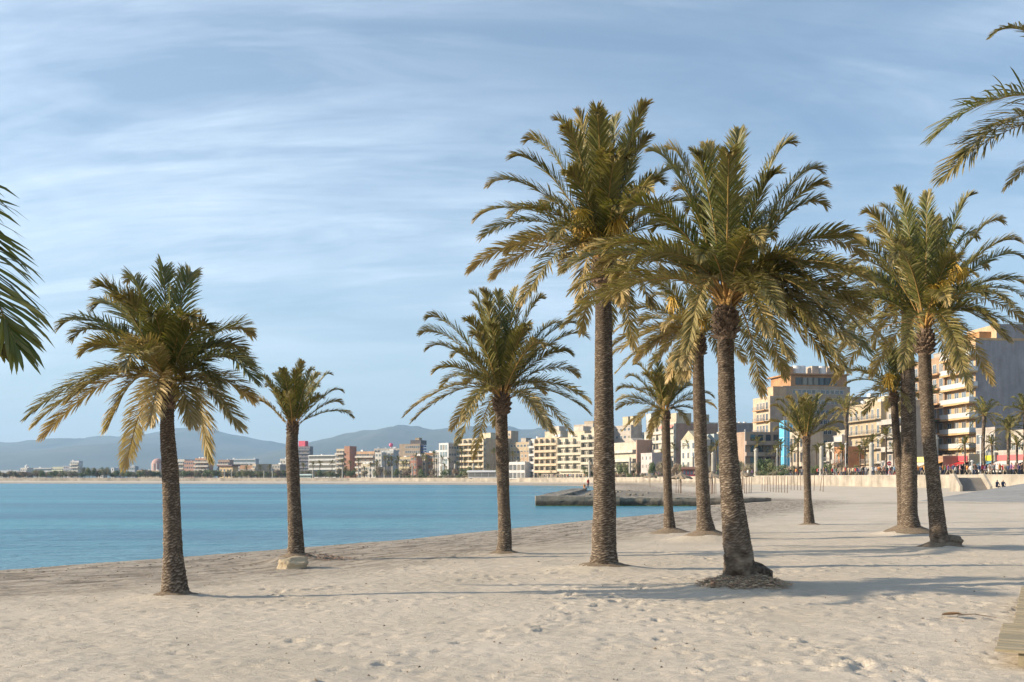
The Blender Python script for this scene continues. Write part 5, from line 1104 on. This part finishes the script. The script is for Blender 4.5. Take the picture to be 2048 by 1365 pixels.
for i, (px, Y) in enumerate(posts):
    x = ray(px, Y); z = gz2(x, Y)
    if pp0 is None: pp0 = post_proto().build('beach_post', M_post); o_ = pp0
    else: o_ = pp0.copy(); col.objects.link(o_)
    o_.location = (x, Y, z); o_.rotation_euler = (rnd.uniform(-.03, .03), rnd.uniform(-.04, .04) if px not in (1640,) else .12, 0); o_.scale = (1, 1, rnd.uniform(.92, 1.08))
    lab_ = 'bare wooden post ' + ('in the cluster left of the leaning trunk' if px < 1440 and px > 1400 else 'beneath the left straw parasol' if px < 1400 else 'behind the right straw parasol' if px < 1510 else 'in the long row left of the short palm' if px < 1580 else 'in the rear row close to the short palm' if px < 1620 else 'standing apart right of the short palm' if px > 1630 else 'tilted right beside the short palm trunk')
    if px in (1524, 1640): lab_ = 'leftmost bare wooden post of the long row on the sand' if px == 1524 else 'slanting bare wooden post right of the short palm'
    if 1579 < px < 1582: pass
    if abs(px-1574.4) < .1: lab_ = 'tallest bare wooden post, right end of the long row on the sand'
    OC_ = globals().setdefault('OC_', {}); base_ = lab_; n_ = OC_.get(base_, 0); OC_[base_] = n_+1
    ORD = ['first', 'second', 'third', 'fourth', 'fifth', 'sixth', 'seventh', 'eighth', 'ninth', 'tenth', 'eleventh']
    if lab_.startswith('bare'): lab_ = ORD[n_]+' '+lab_+', counted from its left end'
    lab_ = ' '.join(lab_.split()[:16])
    tag(o_, lab_, 'post', 'bare wooden posts on the beach')
# dune fence
fr = empty('dune_fence', (0, 0, 0)); tag(fr, 'low row of thin pale stakes in the sand before the sea wall', 'fence')
mb = MB()
for i in range(90):
    px = 1232+i*1.9; Y = 300-i*1.1; x = ray(px, Y); z = gz2(x, Y); mb.box(x-.04, x+.04, Y-.03, Y+.03, z-.1, z+rnd.uniform(1.1, 1.5))
mb.build('stakes', plain((.34, .27, .19), .9, name='pale_wood', var=.3), fr)

# ------------------------------------------------------------------ boardwalk
M_plank, t, b_, o = newmat('weathered_plank'); oi = tn(t, 'ShaderNodeObjectInfo')
at = tn(t, 'ShaderNodeAttribute', attribute_name='tint')
cw = ramp(t, noise(t, 3, 7, .7, mscale=(.6, 9, 1)), [(.3, (.24, .19, .12)), (.55, (.40, .33, .22)), (.75, (.50, .42, .30))])
cw = mixc(t, 1., cw, ramp(t, at.outputs['Fac'], [(0, (.72, .74, .72)), (1, (1.1, 1.05, .98))]), 'MULTIPLY'); lk(t, cw, b_.inputs['Base Color']); b_.inputs['Roughness'].default_value = .8
bump(t, b_, noise(t, 5, 6, .7, mscale=(.5, 14, 1)), .5, .01)
def deck(x, y, z, u0, u1, length, label):
    ang = math.atan2(.88, .47)-math.pi/2; root = empty('boardwalk', (x, y, z), ang); tag(root, label, 'boardwalk')
    mb = MB(); tint = []; v = 0
    while v < length:
        w_ = .118; a0 = u0+rnd.uniform(-.012, .012); zz = rnd.uniform(-.004, .004); q = len(mb.v); mb.box(a0, u1, v, v+w_, .03+zz, .065+zz); tint += [rnd.random()]*8; v += w_+.008
    mesh_np('deck_planks', mb.v, mb.f, M_plank, root, attr={'tint': np.array(tint)})
    mb = MB()
    for u in (u0+.25, (u0+u1)/2, u1-.3): mb.box(u, u+.12, .06, length-.05, -.14, .022)
    mb.build('joists', M_plank, root)
zb_ = gz2(7.5, 13.5)+.16
deck(6.0, 12.35, zb_, 0, 2.9, 2.45, 'nearest grey-brown wooden boardwalk section, wider than the next')
deck(6.0+.47*2.48+.13, 12.35+.88*2.48-.06, zb_+.005, 0, 2.6, 5.6, 'narrower wooden boardwalk section running on behind the nearest one')
# white post end at the corner
mb = MB(); mb.box(-.06, .06, -.06, .06, -.2, .34); mb.box(-.075, .075, -.075, .075, .342, .38); o_ = mb.build('corner_post', M_white); o_.location = (6.30, 12.0, gz2(6.3, 12.0)-.05); tag(o_, 'short white post beside the near end of the boardwalk', 'post')

# ------------------------------------------------------------------ litter and rock
def rock(px, py, rx, ry, rz_, label, mat, seed, name='rock'):
    x, y, z = base_at(px, py); bm = bmesh.new(); bmesh.ops.create_icosphere(bm, subdivisions=4, radius=1); q = np.random.RandomState(seed); dirs = q.normal(size=(26, 3)); dirs /= np.linalg.norm(dirs, axis=1)[:, None]; ds = q.uniform(.80, 1.0, 26)
    for v in bm.verts:
        p = np.array(v.co); dd = dirs@p; over = np.maximum(dd-ds, 0); p = p-(over[:, None]*dirs).max(0)*.8*0-(over.max()*dirs[over.argmax()])*.9; p = p*(1+.05*math.sin(9*p[2]+5*p[0]+seed))+.035*(q.rand(3)-.5); p[2] = p[2]*(1-.45*p[0]) if p[2] > 0 else p[2]
        v.co = Vector((p[0]*rx, p[1]*ry, p[2]*rz_))
    me = bpy.data.meshes.new(name); bm.to_mesh(me); bm.free(); me.materials.append(mat); o_ = bpy.data.objects.new(name, me); col.objects.link(o_); o_.location = (x, y, gz2(x, y)+rz_*.25); o_.rotation_euler = (0, R(-18), R(20))
    if label: tag(o_, label, 'rock')
    return o_
M_rock = wallmat((.56, .45, .30), .2)
rock(588, 1137, .46, .34, .30, 'pale yellow rock at the foot of the slim palm', M_rock, 5)
r2 = rock(1512, 1168, .40, .36, .40, None, M_bark, 9, 'root_lump'); P7 = [o for o in bpy.data.objects if o.get('label', '').startswith('big leaning palm')][0]
M0 = r2.location.copy(); r2.parent = P7; r2.location = M0-P7.location
if True:
    me = r2.data; a = me.attributes.new('scar', 'FLOAT', 'POINT'); a.data.foreach_set('value', nr.rand(len(me.vertices)).astype(np.float32)*.5)
P11 = [o for o in bpy.data.objects if o.get('label', '').startswith('palm with a broad')][0]
r3 = rock(1902, 1100, .42, .34, .26, None, M_mound, 12, 'root_lump'); M0 = r3.location.copy(); r3.parent = P11; r3.location = M0-P11.location
# dry sheath on the sand
x, y, z = base_at(1908, 1238); root = empty('dry_palm_sheath', (x, y, gz2(x, y)+.03), R(-25)); root.scale = (.62, .62, .62); tag(root, 'curled dry palm sheath lying on the sand left of the boardwalk', 'palm debris')
V = []; n1 = 16
for i in range(n1):
    s = i/(n1-1); w_ = .13*math.sin(math.pi*min(1, s*1.15+.08))**.7+.01
    for j in range(7): a_ = (j/6-.5)*2.2; V.append((s*.62-.3, math.sin(a_)*w_, (1-math.cos(a_))*w_*.9+.10*s*s))
mesh_np('husk', V, [(i*7+j, i*7+j+1, i*7+8+j, i*7+7+j) for i in range(n1-1) for j in range(6)], plain((.16, .10, .05), .7, name='dry_husk', var=.4), root)
mb = MB(); mb.tube([(.1, 0, .02), (.5, .03, .07), (1.05, .02, .0)], [.018, .012, .006], 6); mb.build('stem', M_boot, root)
# debris twigs round the leaning palm: stuff
def litter(name, label, cx, cy, r0, r1, n, mats, ln=(.05, .16), shift=(0, 0)):
    mb = MB()
    for k in range(n):
        a_ = rnd.uniform(0, 6.28); q = r0+(r1-r0)*rnd.random()**.7; x = cx+q*math.cos(a_)*1.25+shift[0]; y = cy+q*math.sin(a_)+shift[1]; z = gz2(x, y)+rnd.uniform(.02, .10)*max(0, 1.15-q/r1)+.012
        l = rnd.uniform(*ln); b_ = rnd.uniform(0, 6.28); w_ = rnd.uniform(.006, .022); dx, dy = math.cos(b_)*l, math.sin(b_)*l; dz = rnd.uniform(-.2, .3)*l; nx2, ny2 = -math.sin(b_)*w_, math.cos(b_)*w_
        mb.add([(x-nx2, y-ny2, z), (x+nx2, y+ny2, z), (x+dx, y+dy, z+dz+.01), (x+dx*.5, y+dy*.5, z+dz*.5+w_)], [(0, 1, 2), (0, 3, 1), (1, 3, 2), (0, 2, 3)], rnd.randint(0, len(mats)-1))
    tag(mb.build(name, mats), label, 'plant litter', kind='stuff')
x, y, z = PALM_BASES['p7']; litmats = [plain((.42, .31, .19), .9, name='straw_litter', var=.3), plain((.52, .43, .30), .9, name='pale_litter', var=.3), plain((.24, .17, .11), .9, name='dark_litter', var=.3), plain((.40, .24, .16), .9, name='reddish_litter', var=.3)]
litter('root_litter', 'matted dry roots and leaf litter heaped round the foot of the leaning palm', x+.05, y-.05, .15, .80, 1700, litmats)
x, y, z = PALM_BASES['p2']; litter('reddish_litter', 'strip of reddish dry litter on the sand right of the pale rock', x+.95, y+.1, 0, .7, 300, [litmats[3], litmats[2]])
mb = None
# scattered dry seaweed along the shore and bits over the sand
M_weed = plain((.16, .125, .09), .95, name='dry_seaweed', var=.5, scale=8)
mb = MB()
sp_ = dense(SHORE[1:14], .5); 
for k in range(2600):
    a_ = rnd.choice(sp_); b1 = rnd.choice([.35, .6, 3.0, 4.6, 5.6, 7.5, 9.0]); x = a_[0]+b1*.75+rnd.gauss(0, .35); y = a_[1]-b1*.66+rnd.gauss(0, .35)
    if y < 12 or y > 105: continue
    z = gz2(x, y)+.008; l = rnd.uniform(.015, .06)*(1+y/60); th_ = rnd.uniform(-.5, 1.2); c, s = math.cos(th_), math.sin(th_); w_ = l*rnd.uniform(.2, .5)
    mb.add([(x-c*l, y-s*l, z-.01), (x+s*w_, y-c*w_, z-.01), (x+c*l, y+s*l, z-.01), (x-s*w_, y+c*w_, z-.01), (x, y, z+rnd.uniform(.006, .02))], [(0, 1, 4), (1, 2, 4), (2, 3, 4), (3, 0, 4)])
tag(mb.build('seaweed_litter', M_weed), 'dark dried seaweed scattered in bands along the waterline', 'seaweed', kind='stuff')
mb = MB()
for k in range(350):
    y = 10+30*rnd.random()**1.2; x = rnd.uniform(-.55, .55)*y; z = gz2(x, y)+.006; l = rnd.uniform(.012, .045); th_ = rnd.uniform(0, 3); c, s = math.cos(th_), math.sin(th_); w_ = l*rnd.uniform(.3, .6)
    mb.add([(x-c*l, y-s*l, z-.01), (x+s*w_, y-c*w_, z-.01), (x+c*l, y+s*l, z-.01), (x-s*w_, y+c*w_, z-.01), (x, y, z+rnd.uniform(.008, .02))], [(0, 1, 4), (1, 2, 4), (2, 3, 4), (3, 0, 4)])
tag(mb.build('sand_debris', M_weed), 'small dark leaf bits and twigs strewn over the sand', 'debris', kind='stuff')

# ------------------------------------------------------------------ people
M_skin = plain((.45, .27, .19), .6, name='skin'); M_hair = plain((.05, .035, .025), .7, name='hair'); M_shoe = plain((.06, .055, .05), .6, name='shoe')
M_top, t, b_, o = newmat('top_cloth'); oi = tn(t, 'ShaderNodeObjectInfo'); lk(t, oi.outputs['Color'], b_.inputs['Base Color']); b_.inputs['Roughness'].default_value = .85
M_trs = [plain(c, .85, name='trouser_cloth') for c in ((.035, .045, .08), (.03, .03, .03), (.28, .23, .17), (.12, .12, .13))]
def person_mesh(pose, trm):
    H = {'hipz': .92}
    sit = pose == 'sit'; hz = .48 if sit else .93; st = {'walk': .26, 'stand': .06, 'sit': 0, 'stride': .36, 'lean': .1}.get(pose, .1)
    J = {}
    def jp(n, x, y, z, r): J[n] = (Vector((x, y, z)), r)
    ly = 0; jp('pelvis', 0, 0, hz, .135); lf = .09 if pose == 'lean' else .03
    jp('waist', 0, -lf*.5, hz+.14, .125); jp('chest', 0, -lf, hz+.36, .155); jp('neck', 0, -lf*1.2, hz+.545, .06); jp('headb', 0, -lf*1.3-.01, hz+.615, .078); jp('head', 0, -lf*1.3-.015, hz+.70, .098); jp('headt', 0, -lf*1.3, hz+.775, .07)
    for s, n in ((-1, 'l'), (1, 'r')):
        ph = s
        jp(n+'sh', s*.175, -lf, hz+.49, .068); jp(n+'el', s*.235, -lf+ph*st*.35-(.12 if sit else 0), hz+.22, .046); jp(n+'wr', s*.22, -lf+ph*st*.8-.10-(.15 if sit else 0), hz+.01 if not sit else hz+.12, .033); jp(n+'hd', s*.21, -lf+ph*st*.95-.14-(.15 if sit else 0), hz-.08 if not sit else hz+.08, .036)
        jp(n+'hp', s*.095, 0, hz-.06, .10)
        if sit: jp(n+'kn', s*.13, -.42, hz-.0, .072); jp(n+'an', s*.13, -.46, .08, .045); jp(n+'ft', s*.14, -.62, .04, .04)
        else: jp(n+'kn', s*.10, -ph*st*.55-.03, .50, .068); jp(n+'an', s*.10, -ph*st*1.1+.03, .09, .043); jp(n+'ft', s*.11, -ph*st*1.1-.13, .04, .038)
    E = [('pelvis', 'waist'), ('waist', 'chest'), ('chest', 'neck'), ('neck', 'headb'), ('headb', 'head'), ('head', 'headt')]
    for n in 'lr': E += [('chest', n+'sh'), (n+'sh', n+'el'), (n+'el', n+'wr'), (n+'wr', n+'hd'), ('pelvis', n+'hp'), (n+'hp', n+'kn'), (n+'kn', n+'an'), (n+'an', n+'ft')]
    names = list(J); me = bpy.data.meshes.new('person'); me.from_pydata([J[n][0] for n in names], [(names.index(a), names.index(b)) for a, b in E], []); ob = bpy.data.objects.new('person_tmp', me); col.objects.link(ob)
    sk = ob.modifiers.new('s', 'SKIN'); ss = ob.modifiers.new('u', 'SUBSURF'); ss.levels = 1; ss.render_levels = 1
    for i, n in enumerate(names): me.skin_vertices[0].data[i].radius = (J[n][1], J[n][1]); me.skin_vertices[0].data[i].use_root = (n == 'pelvis')
    dg = bpy.context.evaluated_depsgraph_get(); m2 = bpy.data.meshes.new_from_object(ob.evaluated_get(dg)); bpy.data.objects.remove(ob)
    m2.materials.clear()
    for m_ in (M_skin, M_top, trm, M_shoe, M_hair): m2.materials.append(m_)
    for p in m2.polygons:
        c = p.center; p.use_smooth = True; hand = abs(c.x) > .17 and c.z < hz+.06 and c.z > hz-.2 and (not sit or c.y < -.2)
        if c.z < .085: k = 3
        elif c.z > hz+.66 and (c.y > -lf-.045 or c.z > hz+.765): k = 4
        elif c.z > hz+.55: k = 0
        elif hand: k = 0
        elif c.z > hz-.02 and not (sit and c.y < -.25 and abs(c.x) < .2 and c.z < hz+.1): k = 1
        else: k = 2
        p.material_index = k
    m2.name = 'person'; return m2
PM = {}
for i, (ps, tr_) in enumerate((('walk', 0), ('stand', 1), ('stride', 2), ('sit', 0), ('lean', 3), ('walk', 1), ('stand', 2), ('stand', 0), ('sit', 1))): PM[(ps, tr_)] = person_mesh(ps, M_trs[tr_])
TC = {'navy': (.03, .045, .10), 'black': (.02, .02, .022), 'red': (.45, .035, .035), 'white': (.62, .60, .57), 'grey': (.22, .22, .23), 'pale blue': (.28, .38, .50), 'beige': (.42, .33, .23), 'pink': (.55, .25, .28), 'dark green': (.05, .10, .06), 'brown': (.15, .09, .06), 'orange': (.55, .22, .06), 'purple': (.15, .07, .18)}
TN = {0: 'dark blue trousers', 1: 'black trousers', 2: 'beige trousers', 3: 'grey trousers'}
VERB = {'walk': 'walking', 'stand': 'standing', 'stride': 'striding', 'sit': 'sitting', 'lean': 'leaning forward'}
def person(x, y, z, pose, tr_, colr, face, label=None, px=None, group=None, s=1.):
    o_ = bpy.data.objects.new('person', PM[(pose, tr_)]); col.objects.link(o_); o_.location = (x, y, z); o_.rotation_euler = (0, 0, face); o_.scale = (s, s, s); o_.color = (*TC[colr], 1)
    tag(o_, label, 'person', group)
    return o_
LM = [(1216, 'before the arched villa'), (1236, 'beside the parked white car'), (1262, 'by the lamp column before the villa'), (1285, 'under the leafy trees'), (1310, 'before the cream corner block'), (1335, 'left of the thin palm trunk'), (1352, 'above the left straw parasol'), (1378, 'by the white gabled cafe'), (1408, 'between two palm trunks'), (1445, 'behind the leaning trunk'),
      (1480, 'right of the leaning trunk'), (1505, 'left of the pale column'), (1528, 'right of the pale column'), (1550, 'above the bare posts'), (1575, 'under the blue netting'), (1600, 'left of the short palm'), (1628, 'right of the short palm'), (1650, 'beside the thick pale column'), (1672, 'before the small white house'), (1692, 'before the small orange-red house'), (1712, 'under the long cream awning'), (1732, 'left of the grey column'), (1758, 'right of the grey column'),
      (1784, 'by the no-entry sign'), (1842, 'between the two right trunks'), (1880, 'before the orange awning'), (1905, 'under the yellow awning'), (1925, 'under the red awning'), (1945, 'at the striped awning'), (1965, 'by the thin white pole'), (1990, 'before the yellow signboard'), (2012, 'under the white awning'), (2036, 'at the right edge of the picture')]
def crowd(px, Y_off, k):
    for _ in range(60):
        ps, tr_ = rnd.choice([q for q in PM if q[0] != 'sit']); c = rnd.choice(['navy', 'black', 'navy', 'black', 'red', 'white', 'grey', 'pale blue', 'beige', 'pink', 'brown', 'dark green', 'orange', 'purple'])
        lm = min(LM, key=lambda q: abs(q[0]-px))[1]; l = f'person in {c} top and {TN[tr_]} {VERB[ps]} {lm}'
        l = ' '.join(l.split()[:16])
        if l not in seen_labels: break
    seen_labels.add(l); x, y = wall_at(px, Y_off); return person(x, y, PROMZ(y)+.01, ps, tr_, c, rnd.uniform(0, 6.28), l, group='people on the promenade', s=rnd.uniform(.92, 1.05))
k = 0
for px in np.arange(1206, 1345, 3.4): crowd(px+rnd.uniform(-1, 1), rnd.uniform(1.5, 9), k)
for px in np.arange(1345, 1580, 7.5): crowd(px+rnd.uniform(-2, 2), rnd.uniform(1.5, 9), k)
for px in np.arange(1580, 1800, 3.2): crowd(px+rnd.uniform(-2, 2), rnd.uniform(1.2, 10), k)
for px in np.arange(1835, 2052, 5.0): crowd(px+rnd.uniform(-2, 2), rnd.uniform(1.2, 8), k)
LM2 = [(1000, 'before the yellow block'), (1030, 'before the white pavilion'), (1050, 'right of the white pavilion'), (1068, 'before the narrow white block'), (1090, 'before the peach block'), (1112, 'at the right half of the peach block'), (1135, 'before the cream six-storey block'), (1160, 'before the glassed balconies'), (1180, 'left of the tallest trunk')]
LM = LM2
for px in np.arange(1024, 1190, 3.6): crowd(px+rnd.uniform(-1, 1), rnd.uniform(1.5, 7), k)
# on the sand and the pier
def on_sand(px, Y, pose, tr_, c, face, label, z=None, s=1.): x = ray(px, Y); person(x, Y, gz2(x, Y) if z is None else z, pose, tr_, c, face, label, s=s)
on_sand(1059, 435, 'walk', 1, 'black', 1.5, 'left one of three people in dark clothes walking on the far beach'); on_sand(1065, 434, 'stand', 1, 'grey', 1.5, 'middle one of three people in dark clothes on the far beach'); on_sand(1071, 433, 'walk', 0, 'black', 1.6, 'right one of three people in dark clothes walking on the far beach')
on_sand(1122, 425, 'walk', 0, 'navy', 2, 'person in navy walking alone on the far beach right of the three'); on_sand(1158, 420, 'lean', 3, 'brown', 2, 'person in brown leaning on the far beach behind the pier'); on_sand(850, 500, 'walk', 0, 'navy', 1, 'person in navy walking on the far beach before the big brown block'); on_sand(853, 500, 'stand', 1, 'purple', 1, 'person in purple standing on the far beach before the big brown block')
on_sand(1176, 172, 'stand', 0, 'red', .6, 'person in a red jacket standing on the stone pier', 1.0, 1.05); on_sand(1168.5, 170, 'sit', 1, 'orange', .6, 'person in orange sitting on the stone pier beside the red jacket', .72)
on_sand(1745, 172, 'stand', 1, 'black', 1.2, 'person in black standing on the sand beside two dark bags'); 
for px, w_ in ((1736, .45), (1761, .6)):
    bm = bmesh.new(); bmesh.ops.create_icosphere(bm, subdivisions=2, radius=w_)
    for v in bm.verts: v.co.z = max(-.15, v.co.z*.62); v.co.x *= 1.25
    bmesh.ops.recalc_face_normals(bm, faces=bm.faces)
    me = bpy.data.meshes.new('bag_body'); bm.to_mesh(me); bm.free(); me.materials.append(plain((.12, .10, .06), .85, name='bag_cloth')); x = ray(px, 170); root = empty('bag', (x, 170, gz2(x, 170)+.12))
    ob = bpy.data.objects.new('bag_body', me); col.objects.link(ob); ob.parent = root
    mb = MB(); mb.tube([(-.25, 0, w_*.5), (-.15, 0, w_*.85), (.15, 0, w_*.85), (.25, 0, w_*.5)], .025, 6); mb.build('handle', M_shoe, root)
    tag(root, 'smaller dark bag on the sand left of the person in black' if px == 1736 else 'bigger dark bag on the sand right of the person in black', 'bag')
on_sand(1834, 150, 'sit', 1, 'black', 1.2, 'person in black sitting on the sand between the two right trunks'); on_sand(1994, 126, 'sit', 0, 'navy', .2, 'left one of two people in navy sitting below the sea wall'); on_sand(2006, 126, 'sit', 0, 'navy', -.1, 'right one of two people in navy sitting below the sea wall')

# ------------------------------------------------------------------ cars
def car_proto(name, colr):
    root = empty(name, (0, -500, -50)); pm = plain(colr, .25, name='car_paint', var=.03)
    bm = bmesh.new()
    prof = [(-2.1, .35), (-2.15, .75), (-1.95, .95), (-1.0, 1.0), (-.45, 1.42), (.95, 1.45), (1.65, 1.05), (2.1, .95), (2.15, .4)]
    vs = [[bm.verts.new((x, s*(.85 if z < 1.1 else .66), z)) for x, z in prof] for s in (-1, 1)]
    bm.faces.new(vs[0]); bm.faces.new(vs[1][::-1]); n = len(prof)
    for i in range(n): bm.faces.new((vs[0][i], vs[1][i], vs[1][(i+1) % n], vs[0][(i+1) % n]))
    bmesh.ops.recalc_face_normals(bm, faces=bm.faces); bmesh.ops.bevel(bm, geom=list(bm.edges), offset=.05, segments=2, affect='EDGES')
    me = bpy.data.meshes.new('body'); bm.to_mesh(me); bm.free(); me.materials.append(pm); ob = bpy.data.objects.new('body', me); col.objects.link(ob); ob.parent = root
    for s in (-1, 1):
        mb = MB(); mb.add([(-.85, s*.80, 1.02), (1.35, s*.80, 1.05), (.85, s*.70, 1.38), (-.42, s*.70, 1.37)], [(0, 1, 2, 3)]); mb.build('side_window', glassmat((.02, .025, .03)), root)
        for x in (-1.35, 1.35):
            mb = MB(); mb.tube([(x, s*.68, .32), (x, s*.88, .32)], .32, 16); w_ = mb.build('wheel', M_shoe, root); mb = MB(); mb.tube([(x, s*.885, .32), (x, s*.90, .32)], .18, 12); mb.build('rim', M_tank, w_)
        mb = MB(); mb.box(-2.19, -2.12, s*.6-.15, s*.6+.15, .68, .8); mb.build('headlight', M_white, root)
    mb = MB(); mb.add([(-1.02, -.7, 1.03), (-1.02, .7, 1.03), (-.5, .6, 1.40), (-.5, -.6, 1.40)], [(0, 1, 2, 3)]); mb.build('windscreen', glassmat((.02, .025, .03)), root)
    return root
for nm, c, px, off, lab in (('parked_car', (.60, .60, .60), 1238, 15, 'white car parked on the street before the arched villa'), ('parked_car', (.40, .41, .42), 1212, 15, 'silver car parked behind the tallest palm trunk'), ('parked_car', (.58, .58, .58), 1572, 15, 'white car parked beside the blue netting'), ('parked_car', (.05, .06, .09), 1500, 15, 'dark blue car on the street left of the pale column'), ('parked_car', (.10, .11, .12), 1545, 15, 'dark grey car parked before the brown annex'), ('parked_car', (.42, .05, .05), 1792, 14, 'dark red car behind the darkest palm trunk')):
    x, y = wall_at(px, off); r = car_proto(nm, c); x2, y2 = wall_at(px-6, off); r.location = (x, y, PROMZ(y)-.1); r.rotation_euler = (0, 0, math.atan2(y2-y, x2-x)); tag(r, lab, 'car', 'cars on the promenade street')
# white terrace kiosk and a red striped kiosk
def kiosk(px, yt, off, w_, colr, roofc, label):
    x, y = wall_at(px, off); z = PROMZ(y); H = zat(yt, y)-z; root = empty('kiosk', (x, y, z), R(-10)); tag(root, label, 'kiosk')
    mb = MB(); mb.box(-w_/2, w_/2, 0, 3.5, 0, H*.85); mb.build('wall', wallmat(colr), root); mb = MB()
    for k in range(5): mb.box(-w_/2+w_*k/5+.15, -w_/2+w_*(k+1)/5-.15, -.05, -.003, .7, H*.75)
    mb.build('window', glassmat(), root)
    mb = MB(); mb.tube([(-w_/2-.5, 1.7, H*.86), (w_/2+.5, 1.7, H*.86)], [2.3, 2.3], 16); o_ = mb.build('roof', plain(roofc, .7, name='kiosk_roof'), root); o_.scale = (1, 1, .3); o_.location = (0, 0, H*.6)
kiosk(970, 942, 3, 16, (.62, .62, .62), (.6, .6, .6), 'long low white beach kiosk with glass front left of the mid-sized palm'); kiosk(1383, 936, 3, 5, (.5, .08, .1), (.20, .10, .07), 'red and white kiosk with a brown curved roof between two trunks'); kiosk(604, 950, 4, 10, (.45, .58, .55), (.5, .6, .56), 'pale green kiosk right of the slim palm trunk')

# ------------------------------------------------------------------ haze
m = bpy.data.materials.new('haze_air'); m.use_nodes = True; t = m.node_tree; t.nodes.clear(); o = t.nodes.new('ShaderNodeOutputMaterial'); v = t.nodes.new('ShaderNodeVolumePrincipled'); lk(t, v.outputs[0], o.inputs['Volume'])
v.inputs['Color'].default_value = (.44, .69, 1.0, 1); v.inputs['Density'].default_value = 1.15e-4; v.inputs['Anisotropy'].default_value = .1
mb = MB(); mb.box(-12500, 12500, -700, 14500, -4.5, 900); h = mb.build('haze', m); tag(h, 'thin blue haze over the bay', 'haze', kind='stuff')
